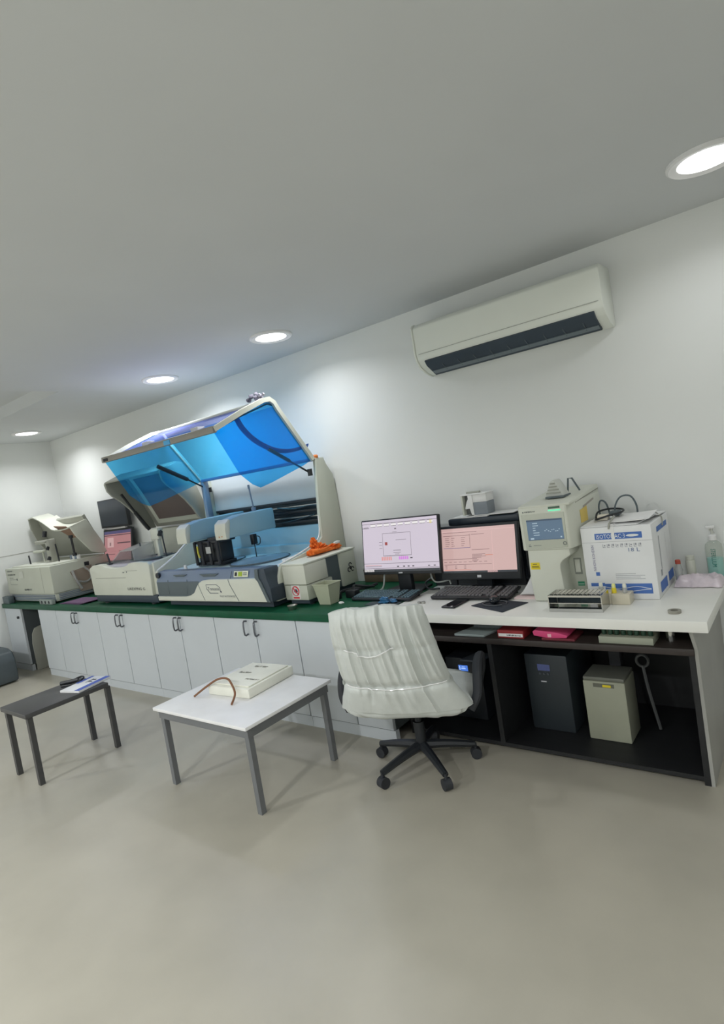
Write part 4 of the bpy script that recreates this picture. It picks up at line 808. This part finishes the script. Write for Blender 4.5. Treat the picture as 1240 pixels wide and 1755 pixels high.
part('block', G().box(6.478, 6.560, -0.575, -0.495, B + 0.0005, 0.800, 0.004), M('block_ivory', (180, 174, 156), 0.4), t)
part('extension', G().box(6.41, 6.478, -0.570, -0.500, B + 0.0005, 0.806, 0.004), M('block_ivory', (180, 174, 156)), t)
for (x, y, z, col, lab) in ((6.430, -0.545, 0.806, M('cap_white', (196, 196, 184), 0.4), 'small vial with white cap, leftmost in the plastic block'), (6.487, -0.545, 0.800, YELLOW, 'small vial with yellow cap in the plastic block'), (6.535, -0.545, 0.800, M('cap_white', (196, 196, 184)), 'small vial with white cap, rightmost in the plastic block')):
    v = thing('vial', lab, 'vial', (x, y, z), 0, 'vials in the plastic block')
    part('neck', G().lathe([(0.011, 0.0005), (0.011, 0.02), (0.008, 0.026)], seg=12), col if col is YELLOW else CLEARP, v, local=True)
    part('cap', G().lathe([(0.009, 0.026), (0.009, 0.038), (0.006, 0.044)], seg=12), M('cap_white', (196, 196, 184)) if col is not YELLOW else M('cap_yellow', (214, 206, 130), 0.4), v, local=True)

# ------------------------------------------------------------------ diluent carton
t = thing('diluent_carton', 'white and blue cardboard carton marked 18 L on the desk', 'carton', (6.505, -0.29, B))
kx0, kx1, ky0, ky1, kz = 6.346, 6.666, -0.48, -0.10, 1.105
part('box', G().box(kx0, kx1, ky0, ky1, B + 0.0005, kz, 0.004), CARTON, t)
part('flap', G().quad((kx0 + 0.002, ky0 + 0.004, kz + 0.002), (kx1 - 0.06, ky0 + 0.004, kz + 0.002), (kx1 - 0.02, ky0 + 0.2, kz + 0.012), (kx0 + 0.002, ky0 + 0.2, kz + 0.008), 0.004), CARTON, t)
part('flap', G().quad((kx0 + 0.01, ky1 - 0.004, kz + 0.006), (kx0 + 0.01, ky1 - 0.18, kz + 0.010), (kx1 - 0.004, ky1 - 0.18, kz + 0.012), (kx1 - 0.004, ky1 - 0.004, kz + 0.004), 0.004), CARTON, t)
part('flap_band', plate((kx0, ky0, B), (1, 0, 0), (0, 0, 1), [(0.0, 0.282, 0.32, 0.2835, 0)]), M('carton_edge', (150, 150, 150)), t)
part('front_label', [plate((kx0, ky0, B), (1, 0, 0), (0, 0, 1), [q]) for q in [(0.066, 0.295, 0.278, 0.325, 0), (0.02, 0.066, 0.085, 0.082, 0), (0.085, 0.03, 0.295, 0.078, 0), (0.05, 0.118, 0.068, 0.136, 0)]], PRINTBLUE, t, label='blue printed bands')
part('brand_lettering', text_g('ISOTONAC·3', 0.028, (kx0 + 0.072, ky0 - 0.0012, B + 0.300), (1, 0, 0), (0, 0, 1), width=0.13), M('print_pale', (196, 204, 216)), t, label='white lettering ISOTONAC 3')
part('brand_badge', G().prism([(kx0 + 0.216 + 0.028 * math.cos(a) + 0.02, B + 0.309 + 0.006 * math.sin(a)) for a in [k * math.pi / 8 for k in range(16)]], 'y', ky0 - 0.0016, ky0 - 0.0010), M('print_pale', (196, 204, 216)), t)
part('volume_lettering', text_g('18 L', 0.026, (kx0 + 0.205, ky0 - 0.001, B + 0.232), (1, 0, 0), (0, 0, 1), width=0.05), M('print_slate', (96, 110, 140)), t, label='printed volume 18 L')
part('upright_lettering', text_g('NIHON KOHDEN', 0.018, (kx0 + 0.055, ky0 - 0.001, B + 0.142), (0, 0, 1), (-1, 0, 0), width=0.125), M('print_violet', (108, 104, 132)), t)
part('pictograms', plate((kx0, ky0, B), (1, 0, 0), (0, 0, 1), [q for k in range(9) for q in ((0.098 + 0.02 * k, 0.255, 0.100 + 0.02 * k, 0.272, 0), (0.098 + 0.02 * k, 0.255, 0.110 + 0.02 * k, 0.257, 0), (0.103 + 0.02 * k, 0.262, 0.110 + 0.02 * k, 0.272 if k % 3 else 0.268, 0))]), M('print_grey', (132, 134, 140)), t)
part('small_print', plate((kx0, ky0, B), (1, 0, 0), (0, 0, 1), [(0.14, 0.10, 0.27, 0.102, 0), (0.14, 0.108, 0.25, 0.110, 0), (0.14, 0.116, 0.27, 0.118, 0), (0.14, 0.124, 0.23, 0.126, 0)]), M('print_grey', (132, 134, 140)), t)
part('wave_line', [G().tube([(kx0 + 0.03 + 0.02 * k, ky0 - 0.0012, B + 0.058 + 0.006 * math.sin(k * 0.8)) for k in range(14)], 0.0016, 4), G().tube([(kx0 + 0.09 + 0.02 * k, ky0 - 0.0012, B + 0.046 + 0.005 * math.sin(k * 0.7 + 1)) for k in range(11)], 0.0016, 4)], M('print_pale', (196, 204, 216)), t)
part('side_label', [plate((kx1, ky0, B), (0, 1, 0), (0, 0, 1), [q]) for q in [(0.10, 0.30, 0.33, 0.325, 0), (0.05, 0.02, 0.20, 0.07, 0), (0.24, 0.03, 0.36, 0.075, 0)]], PRINTBLUE, t)
part('side_print', [plate((kx1, ky0, B), (0, 1, 0), (0, 0, 1), [q]) for q in [(0.115, 0.12, 0.125, 0.28, 0), (0.09, 0.09, 0.12, 0.12, 0), (0.26, 0.14, 0.262, 0.27, 0)]], M('print_grey', (132, 134, 140)), t)
part('white_strap', G().box(kx0 + 0.144, kx0 + 0.158, ky0 - 0.003, ky0 + 0.001, 1.045, kz + 0.002).box(kx0 + 0.144, kx0 + 0.158, ky0 - 0.003, ky0 + 0.08, kz + 0.007, kz + 0.010), PAPER, t)
solo('paper_sheet', G().sheet(lambda u, v: (6.47 + 0.19 * u, -0.44 + 0.20 * v - 0.03 * u, kz + 0.0165 + 0.012 * v + 0.010 * u * u), 6, 6, 0.002), PAPER, 'white folded paper sheet lying on top of the carton', 'paper')
t = thing('earphone_cable', 'black cable loops with adapter lying on top of the carton', 'cable', (6.44, -0.30, kz + 0.014))
cz = kz + 0.020
part('plug_body', G().box(6.395, 6.445, -0.35, -0.30, cz - 0.006, cz + 0.022, 0.006), M('plug_ivory', (196, 190, 176)), t)
part('adapter', G().box(6.45, 6.50, -0.33, -0.28, cz + 0.010, cz + 0.035, 0.008), SLATE, t)
part('loop', G().tube([(6.385, -0.33, cz), (6.40, -0.37, cz + 0.005), (6.46, -0.37, cz + 0.02), (6.51, -0.33, cz + 0.028), (6.50, -0.27, cz + 0.035), (6.43, -0.26, cz + 0.04), (6.385, -0.29, cz + 0.03), (6.385, -0.33, cz)], 0.005, 6, smooth=5), BLACK, t)
part('loop', G().tube([(6.39, -0.26, cz), (6.385, -0.26, cz + 0.05), (6.395, -0.25, cz + 0.085), (6.42, -0.25, cz + 0.07), (6.43, -0.24, cz + 0.01)], 0.0045, 6, smooth=6)
     .tube([(6.47, -0.30, cz + 0.01), (6.475, -0.29, cz + 0.06), (6.50, -0.27, cz + 0.098), (6.54, -0.25, cz + 0.095), (6.56, -0.24, cz + 0.05), (6.56, -0.23, cz + 0.0)], 0.0045, 6, smooth=6), SLATE, t)
part('lead', [G().tube([(6.475, -0.33, cz + 0.02), (6.485, -0.40, cz + 0.012), (6.485, -0.476, cz - 0.006), (6.482, -0.484, cz - 0.03)], 0.004, 6, smooth=5), G().tube([(6.64, -0.26, cz + 0.01), (6.668, -0.25, cz - 0.02), (6.672, -0.27, cz - 0.06)], 0.003, 6, smooth=5)], OLIVE, t)

# ------------------------------------------------------------------ right end of the desk
t = thing('sanitiser_bottle', 'clear pump bottle with teal liquid at the right end of the desk', 'bottle', (6.845, -0.045, B))
part('bottle', G().lathe([(0.030, 0.001), (0.037, 0.006), (0.038, 0.15), (0.036, 0.168), (0.024, 0.182), (0.014, 0.188), (0.014, 0.196)], seg=24, sy=0.75), glass('bottle_plastic', (0.93, 0.95, 0.92), (0.74, 0.77, 0.72), 0.28, 0.05), t, local=True)
part('liquid', G().lathe([(0.028, 0.003), (0.0345, 0.008), (0.0355, 0.100)], seg=24, sy=0.73), M('teal_liquid', (96, 176, 172), 0.3), t, local=True)
part('label', text_g('STERILLIUM', 0.028, (-0.010, -0.0298, 0.150), (0, 0, -1), (1, 0, 0), width=0.09), M('label_teal', (18, 92, 80)), t, local=True, label='green upright lettering')
part('pump_collar', G().lathe([(0.018, 0.190), (0.018, 0.212), (0.010, 0.218)], seg=18), PAPER, t, local=True)
part('pump_stem', G().lathe([(0.006, 0.216), (0.006, 0.248)], seg=10).tube([(0.012, 0, 0.225), (-0.008, 0, 0.238), (-0.006, 0, 0.25)], 0.004, 6, smooth=3), M('pump_clear', (170, 172, 166), 0.3), t, local=True)
part('pump_head', G().box(-0.026, 0.014, -0.010, 0.010, 0.248, 0.262, 0.004), PAPER, t, local=True)
t = thing('reagent_bottle', 'small bottle with red brown cap behind the plastic bag', 'bottle', (6.700, -0.17, B))
part('body', G().lathe([(0.018, 0.0005), (0.019, 0.07), (0.012, 0.092), (0.010, 0.10)], seg=16), CLEARP, t, local=True)
part('cap', G().lathe([(0.0125, 0.10), (0.0125, 0.118), (0.010, 0.121)], seg=16), M('cap_brown', (150, 64, 48), 0.5), t, local=True)
solo('white_jar', G().lathe([(0.022, 0.0005), (0.022, 0.09), (0.018, 0.098), (0.020, 0.10), (0.020, 0.118)], (6.738, -0.065, B), 18), BEIGE2, 'small white lidded jar beside the red-capped bottle', 'jar')
def bag(u, v):
    a = u; x = 6.685 + 0.205 * u; y = -0.26 + 0.165 * v
    h = 0.062 * math.sin(math.pi * min(1, v * 1.0 + 0.08)) ** 0.6 * (0.35 + 0.65 * math.sin(math.pi * (0.08 + 0.84 * u)) ** 0.5)
    h *= 1 + 0.35 * mnoise.noise(Vector((u * 7, v * 5, 1.3))) + 0.15 * mnoise.noise(Vector((u * 17, v * 13, 4.3)))
    e = min(1, v / 0.15, u / 0.06, (1 - u) / 0.06); h *= 0.8 * max(0, e) ** 0.7
    return (x + 0.008 * mnoise.noise(Vector((u * 5, v * 5, 9))), y + 0.010 * mnoise.noise(Vector((u * 6, v * 4, 5))), B + 0.003 + max(0, h))
solo('plastic_bag', G().sheet(bag, 36, 20, 0.0015), M('pinkish_bag', (182, 172, 178), 0.3, var=0.12, scale=30), 'crumpled pinkish plastic bag at the right end of the desk', 'bag')
solo('tape_ring', G().lathe([(0.015, 0.0005), (0.026, 0.0005), (0.026, 0.012), (0.015, 0.012), (0.015, 0.0005)], (6.76, -0.685, B), 24).xf(Matrix.Identity(4)), M('tape_grey', (128, 126, 116), 0.4), 'small grey tape ring on the bare right part of the desk', 'tape')

# ------------------------------------------------------------------ things on the dark shelf and below
SZ = 0.6055
t = thing('paper_stack', 'grey pad of papers on the dark shelf, leftmost of the shelf items', 'paper', (5.77, -0.6, SZ))
part('pad', G().prism([(5.685, -0.705), (5.86, -0.705), (5.90, -0.55), (5.735, -0.55)], 'z', SZ, SZ + 0.012, 0.001), M('pad_grey', (128, 138, 138), 0.7), t)
part('upper_pad', G().prism([(5.75, -0.60), (5.915, -0.60), (5.93, -0.45), (5.77, -0.45)], 'z', SZ + 0.013, SZ + 0.030, 0.002), M('pad_dark_grey', (92, 100, 102), 0.7), t)
t = thing('red_box', 'red flat box with white printed strip on the dark shelf', 'box', (6.0, -0.62, SZ))
part('box', G().box(5.935, 6.075, -0.70, -0.56, SZ, SZ + 0.040, 0.002), M('shaded_shelf_red', (120, 30, 34), 0.6), t)  # red with the shade of the desk overhang put in
part('strip', plate((5.940, -0.70, SZ), (1, 0, 0), (0, 0, 1), [(0.0, 0.008, 0.130, 0.024, 0)] + [(u0, v0, u1, v1, 1, 2) for u0, v0, u1, v1, _ in scribble(0.045, 0.012, 0.12, 0.008, random.Random(8))]), [PAPER, INK], t)
t = thing('pink_booklet', 'pink booklet on a thin red book on the dark shelf', 'book', (6.2, -0.62, SZ))
part('red_book', G().box(6.165, 6.325, -0.70, -0.56, SZ, SZ + 0.010, 0.001), M('dull_red', (96, 34, 44), 0.6), t)
part('booklet', G().prism([(6.125, SZ + 0.042), (6.14, SZ + 0.050), (6.25, SZ + 0.040), (6.295, SZ + 0.028), (6.29, SZ + 0.016), (6.20, SZ + 0.012), (6.13, SZ + 0.022)], 'y', -0.705, -0.57, 0.002), PINK, t)
part('tab', plate((6.20, -0.705, SZ + 0.018), (1, 0, 0), (0, 0, 1), [(0, 0, 0.018, 0.016, 0)], 0.002), M('pink_pale', (216, 150, 160)), t)
t = thing('green_tube_tray', 'pale tray with a row of dark green tubes on the dark shelf', 'tray', (6.55, -0.62, SZ))
part('tray', G().box(6.435, 6.665, -0.70, -0.56, SZ, SZ + 0.032, 0.002), M('tray_grey', (132, 136, 122), 0.5), t)
for k in range(8):
    part('tube', G().lathe([(0.011, 0.032), (0.011, 0.052), (0.007, 0.056)], (6.452 + 0.028 * k, -0.66, SZ), 10), M('tube_green', (36, 66, 52), 0.4), t)
t = thing('ups_unit', 'black power unit with bright blue display in the left cabinet bay', 'power unit', (5.58, -0.3, 0.04))
part('case', G().box(5.47, 5.70, -0.50, -0.14, 0.0405, 0.40, 0.008), BLACK, t)
part('display', plate((5.555, -0.50, 0.325), (1, 0, 0), (0, 0, 1), [(0, 0, 0.060, 0.034, 0)]), glow('disp_blue', (72, 120, 214), 0.9), t, label='bright blue display')
part('display_marks', plate((5.555, -0.50, 0.325), (1, 0, 0), (0, 0, 1), [(0.006, 0.005, 0.012, 0.029, 0), (0.018, 0.012, 0.046, 0.018, 0), (0.022, 0.022, 0.042, 0.026, 0)], 0.002), glow('disp_pale', (160, 190, 240), 1.0), t)
solo('shelf_slab', G().prism([(5.60, -0.55), (5.72, -0.55), (5.75, -0.42), (5.64, -0.42)], 'z', 0.4006, 0.412, 0.002), M('slab_grey', (60, 66, 72), 0.5), 'thin grey slab lying on the power unit with the bright blue display', 'slab')
t = thing('ups_unit', 'larger black power unit with dim display in the right cabinet bay', 'power unit', (6.08, -0.3, 0.04))
part('case', G().box(5.965, 6.195, -0.50, -0.10, 0.0405, 0.455, 0.010), M('ups_black', (34, 40, 44), 0.5), t)
part('display', plate((6.035, -0.50, 0.368), (1, 0, 0), (0, 0, 1), [(0, 0, 0.066, 0.034, 0)]), glow('disp_dim', (62, 72, 112), 0.6), t)
for k in range(3): part('button', G().cyl((6.046 + 0.022 * k, -0.505, 0.352), (6.046 + 0.022 * k, -0.499, 0.352), 0.006, seg=10), M('button_grey', (60, 66, 72)), t)
part('maker_mark', plate((6.045, -0.50, 0.306), (1, 0, 0), (0, 0, 1), [(0, 0, 0.03, 0.006, 0)]), M('silver_mark', (170, 172, 176)), t)
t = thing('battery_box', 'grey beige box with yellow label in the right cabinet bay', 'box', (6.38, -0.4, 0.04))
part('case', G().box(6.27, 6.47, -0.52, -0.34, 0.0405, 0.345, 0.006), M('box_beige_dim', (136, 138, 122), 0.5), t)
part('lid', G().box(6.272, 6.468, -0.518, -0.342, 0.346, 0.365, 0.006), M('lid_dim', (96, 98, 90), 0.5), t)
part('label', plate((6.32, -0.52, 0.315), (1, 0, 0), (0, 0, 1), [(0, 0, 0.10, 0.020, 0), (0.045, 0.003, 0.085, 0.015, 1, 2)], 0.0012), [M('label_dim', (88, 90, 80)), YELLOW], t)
solo('cable_coil', G().tube([(6.515 + 0.028 * math.cos(a), -0.33, 0.395 + 0.03 * math.sin(a)) for a in [k * math.pi / 9 for k in range(19)]], 0.007, 6).tube([(6.515, -0.33, 0.37), (6.53, -0.34, 0.25), (6.56, -0.33, 0.0455)], 0.008, 6, smooth=5), M('coil_grey', (74, 76, 76)), 'grey cable coil hanging behind the beige box under the desk', 'cable')
solo('black_adapter', G().box(6.36, 6.42, -0.30, -0.24, 0.3655, 0.46, 0.01).xf(Matrix.Translation((0, -0.06, 0.0))), RUBBER, 'small black adapter standing on the beige box under the desk', 'adapter')

# ------------------------------------------------------------------ air conditioner
t = thing('air_conditioner', 'white wall-mounted air conditioner high on the wall', 'air conditioner', (5.95, -0.1, 2.08))
qx0, qx1 = 5.41, 6.52
prof = [(-0.002, 2.095), (-0.03, 2.090), (-0.10, 2.105), (-0.165, 2.14), (-0.195, 2.175), (-0.205, 2.22), (-0.205, 2.37), (-0.18, 2.395), (-0.002, 2.40)]
part('body', G().prism(prof, 'x', qx0, qx1, 0.008), M('ac_white', (196, 200, 192), 0.4, var=0.01), t)
part('end_cap', G().prism([(y * 1.03, 2.245 + (z - 2.245) * 1.03) for y, z in prof], 'x', qx0 - 0.012, qx0 + 0.001, 0.004), M('ac_white', (196, 200, 192)), t)
part('outlet', G().prism([(-0.070, 2.092), (-0.080, 2.083), (-0.178, 2.135), (-0.198, 2.162), (-0.190, 2.17)], 'x', qx0 + 0.05, qx1 - 0.05), M('outlet_dark', (46, 56, 66), 0.5), t, label='dark air outlet slot')
part('louvre', G().quad((qx0 + 0.055, -0.085, 2.087), (qx1 - 0.055, -0.085, 2.087), (qx1 - 0.055, -0.128, 2.103), (qx0 + 0.055, -0.128, 2.103), -0.004), M('louvre_grey', (88, 98, 104), 0.4), t)
for k in range(9):
    x = qx0 + 0.15 + 0.105 * k
    part('vane', G().prism([(-0.11, 2.095), (-0.165, 2.122), (-0.17, 2.135), (-0.11, 2.11)], 'x', x, x + 0.004), M('vane_grey', (70, 80, 86), 0.5), t)
part('panel_line', G().tube([(qx0 + 0.02, -0.2055, 2.21), (qx1 - 0.02, -0.2055, 2.21)], 0.002, 4), M('line_grey', (150, 152, 146)), t)

# ------------------------------------------------------------------ plastic-wrapped chair
RZ = math.radians(19)
ch = thing('office_chair', 'office chair wrapped in milky plastic in front of the desk', 'chair', (5.612, -1.122, 0), RZ)
frng = random.Random(21)
FOLDS = [(0.04 + 0.93 * k / 19 + frng.uniform(-0.02, 0.02), frng.uniform(-0.10, 0.02), frng.uniform(0.010, 0.024), frng.choice((-1, 1, 1)) * frng.uniform(0.007, 0.017), frng.uniform(-0.1, 0.30), frng.uniform(0.75, 1.15)) for k in range(20)]
def back(u, v, s):
    """u across, v up; s=-1 outer face (towards the viewer), s=+1 inner"""
    w = 0.282 + (0.222 - 0.282) * max(0, (v - 0.12) / 0.88) ** 0.8
    if v < 0.28: w += 0.05 * (1 - v / 0.28) ** 1.3
    x = (u * 2 - 1)
    rnd = 1 - 0.03 * (abs(x) ** 6) * (v > 0.9)
    z = 0.40 + 0.553 * v * rnd + (0.012 * math.sin(u * math.pi) + 0.010 * mnoise.noise(Vector((u * 7, 2.2, 0.4)))) * v
    yc = -0.03 - 0.23 * v - 0.02 * math.sin(v * 3)
    th = 0.055 * (1 - abs(x) ** 5) ** 0.5 * (1 - max(0, (v - 0.86) / 0.14) ** 2 * 0.75)
    curve = 0.045 * (1 - x * x)              # back bows towards the viewer
    fold = 0.008 * mnoise.noise(Vector((u * 9, v * 2.5, 3 + s)))
    for (fu, fs_, fw, fa, f0, f1) in FOLDS:
        d_ = (u - fu - fs_ * (v - 0.5)) / fw
        if abs(d_) < 3:
            win = max(0.0, min(1.0, (v - f0) / 0.12, (f1 - v) / 0.15)); fold += fa * math.exp(-d_ * d_) * win
    pinch = -0.020 * math.exp(-((v - 0.283) / 0.03) ** 2) - 0.008 * math.exp(-((v - 0.64) / 0.025) ** 2)
    return (x * w, yc - curve + s * (th + fold + pinch), z)
g = G(); NU, NV = 110, 44
ring = []
for j in range(NV + 1):
    v = j / NV
    for i in range(NU + 1): g.v.append(back(i / NU, v, -1))
    for i in range(NU, -1, -1): g.v.append(back(i / NU, v, 1))
W2 = 2 * (NU + 1)
for j in range(NV):
    for i in range(W2): g.f.append((j * W2 + i, j * W2 + (i + 1) % W2, (j + 1) * W2 + (i + 1) % W2, (j + 1) * W2 + i)); g.mi.append(0)
for j in (0, NV):
    for i in range(NU): g.f.append((j * W2 + i, j * W2 + i + 1, j * W2 + W2 - 2 - i, j * W2 + W2 - 1 - i)); g.mi.append(0)
bk = part('backrest', g, CHAIRCOVER, ch, local=True, label='backrest in folded milky plastic')
def strap(v, a, b, sag):
    pts = []
    for k in range(21):
        u = a + (b - a) * k / 20; p = back(u, v - sag * math.sin(math.pi * k / 20), -1); pts.append((p[0], p[1] - 0.013, p[2]))
    return pts
part('plastic_strap', G().tube(strap(0.66, 0.16, 0.66, 0.06), 0.003, 5), M('strap_clear', (214, 220, 212), 0.15), bk, local=True)
part('plastic_strap', G().tube(strap(0.283, 0.06, 0.97, 0.02), 0.003, 5), M('strap_clear', (214, 220, 212)), bk, local=True)
def seat(u, v):
    a = 2 * math.pi * u; t_ = math.pi * v
    n = 5.0
    sx = abs(math.cos(a)) ** (2 / n) * math.copysign(1, math.cos(a)); sy = abs(math.sin(a)) ** (2 / n) * math.copysign(1, math.sin(a))
    r = math.sin(t_) ** 0.45 if 0 < v < 1 else 0
    f = 1 + 0.05 * mnoise.noise(Vector((math.cos(a) * 3, math.sin(a) * 3, v * 5))) + 0.02 * math.sin(a * 22)
    return (0.320 * sx * r * f, 0.10 + 0.20 * sy * r * f, 0.405 + 0.075 * math.cos(t_) + 0.012 * mnoise.noise(Vector((math.cos(a) * 4, math.sin(a) * 4, 1))))
part('seat', G().sheet(seat, 60, 14), CHAIRCOVER, ch, local=True, label='seat cushion in milky plastic')
for s in (-1, 1):
    part('armrest', G().tube([(s * 0.31, 0.00, 0.36), (s * 0.345, 0.02, 0.42), (s * 0.352, 0.05, 0.49), (s * 0.352, 0.10, 0.535), (s * 0.352, 0.16, 0.550), (s * 0.35, 0.21, 0.540), (s * 0.34, 0.235, 0.48), (s * 0.31, 0.225, 0.38)], [0.018, 0.026], 10, smooth=5, flat=1.3), RUBBER, ch, local=True, label='black plastic armrest')
part('seat_plate', G().box(-0.14, 0.14, 0.02, 0.26, 0.315, 0.34, 0.01), BLACK, ch, local=True)
part('gas_column', G().cyl((0, 0.14, 0.10), (0, 0.14, 0.24), 0.028).cyl((0, 0.14, 0.24), (0, 0.14, 0.325), 0.018), BLACK, ch, local=True)
for k in range(5):
    a = math.radians(90 + 72 * k); ex, ey = 0.27 * math.cos(a), 0.14 + 0.27 * math.sin(a)
    part('base_leg', G().tube([(0, 0.14, 0.115), (ex * 0.5, 0.14 + (ey - 0.14) * 0.5, 0.10), (ex, ey, 0.075)], [0.026, 0.016], 8, smooth=3), BLACK, ch, local=True)
    part('castor', G().cyl((ex - 0.02 * math.sin(a), ey + 0.02 * math.cos(a), 0.0285), (ex + 0.02 * math.sin(a), ey - 0.02 * math.cos(a), 0.0285), 0.028, seg=16).cyl((ex, ey, 0.03), (ex, ey, 0.08), 0.008), RUBBER, ch, local=True)

# ------------------------------------------------------------------ low table with white box
t = thing('low_table', 'low grey table with white top beside the chair', 'table', (4.6, -1.35, 0))
part('top', G().box(4.30, 5.085, -1.70, -1.08, 0.432, 0.45, 0.003), M('top_white', (204, 208, 212), 0.4), t)
part('apron', G().box(4.32, 5.07, -1.68, -1.10, 0.385, 0.432), M('apron_grey', (92, 94, 96), 0.5), t)
for x in (4.34, 5.05):
    for y in (-1.66, -1.12): part('leg', G().box(x - 0.015, x + 0.015, y - 0.015, y + 0.015, 0.0, 0.385), M('apron_grey', (92, 94, 96)), t)
t = thing('instrument_box', 'white flat plastic box with faint markings on the low table', 'box', (4.65, -1.25, 0.45), math.radians(4))
part('case', G().box(-0.17, 0.155, -0.20, 0.165, 0.0005, 0.055, 0.008), M('box_white', (204, 202, 188), 0.5), t, local=True)
part('raised_lid', G().box(-0.15, 0.14, -0.18, 0.145, 0.055, 0.064, 0.004), M('box_white', (204, 202, 188)), t, local=True)
part('markings', plate((-0.17, -0.20, 0.064), (1, 0, 0), (0, 1, 0), scribble(0.10, 0.28, 0.20, 0.02, random.Random(6)) + scribble(0.07, 0.18, 0.16, 0.022, random.Random(7)) + scribble(0.20, 0.10, 0.30, 0.016, random.Random(1))), M('mark_grey', (150, 148, 138)), t, local=True)
solo('brown_cord', G().tube([(4.44, -1.52, 0.4565), (4.50, -1.475, 0.50), (4.57, -1.44, 0.538), (4.64, -1.43, 0.545), (4.70, -1.45, 0.53), (4.75, -1.475, 0.49), (4.78, -1.53, 0.4565)], 0.006, 7, smooth=6), M('brown_cord', (110, 74, 50), 0.6), 'brown cord looped over the white box on the low table', 'cord')

# ------------------------------------------------------------------ low stool with booklet
t = thing('low_stool', 'low dark stool carrying a booklet at the lower left', 'stool', (3.4, -1.75, 0))
part('top', G().box(3.12, 3.50, -2.05, -1.53, 0.42, 0.449, 0.004), M('stool_dark', (58, 58, 58), 0.5), t)
for x in (3.15, 3.47):
    for y in (-2.02, -1.53): part('leg', G().box(x - 0.015, x + 0.015, y - 0.015, y + 0.015, 0.0, 0.42), M('stool_dark', (58, 58, 58)), t)
t = thing('booklet', 'white and blue booklet lying on the low stool', 'booklet', (3.37, -1.60, 0.45), math.radians(14))
part('pages', G().box(-0.11, 0.11, -0.17, 0.13, 0.0, 0.014, 0.001).xf(Matrix.Diagonal((0.8, 0.85, 1, 1))), M('booklet_white', (200, 204, 206)), t, local=True)
part('cover_print', plate((-0.11, -0.17, 0.014), (1, 0, 0), (0, 1, 0), [(0.165, 0, 0.22, 0.30, 0), (0.0, 0.14, 0.035, 0.30, 0), (0.09, 0.16, 0.10, 0.24, 1), (0.09, 0.22, 0.14, 0.235, 1), (0.10, 0.18, 0.14, 0.195, 1)]).xf(Matrix.Diagonal((0.8, 0.85, 1, 1))), [M('booklet_blue', (52, 78, 158)), INK], t, local=True, label='blue printed stripes')
solo('black_plug_cable', G().tube([(3.16, -1.66, 0.456), (3.19, -1.60, 0.468), (3.23, -1.57, 0.48), (3.27, -1.58, 0.475), (3.26, -1.64, 0.456), (3.20, -1.70, 0.456)], 0.006, 7, smooth=6).tube([(3.15, -1.68, 0.462), (3.24, -1.60, 0.468)], 0.014, 8), BLACK, 'black plug cable beside the booklet on the low stool', 'cable')

# ------------------------------------------------------------------ grey appliance on the floor, far left
t = thing('floor_appliance', 'dark grey rounded appliance standing on the floor at the far left', 'appliance', (0.35, -1.2, 0))
part('body', G().prism([(0.08, 0.012), (0.66, 0.012), (0.675, 0.10), (0.67, 0.24), (0.63, 0.315), (0.54, 0.345), (0.08, 0.355)], 'y', -1.50, -1.06, 0.02, 3), M('appliance_grey', (66, 74, 78), 0.55), t)
part('top_seam', G().tube([(0.10, -1.052, 0.30), (0.52, -1.052, 0.295), (0.60, -1.052, 0.265)], 0.004, 5).box(0.12, 0.40, -1.40, -1.15, 0.353, 0.362, 0.003), BLACK, t)
for x in (0.14, 0.58):
    for y in (-1.44, -1.12): part('foot', G().cyl((x, y, 0.0), (x, y, 0.02), 0.025), RUBBER, t)
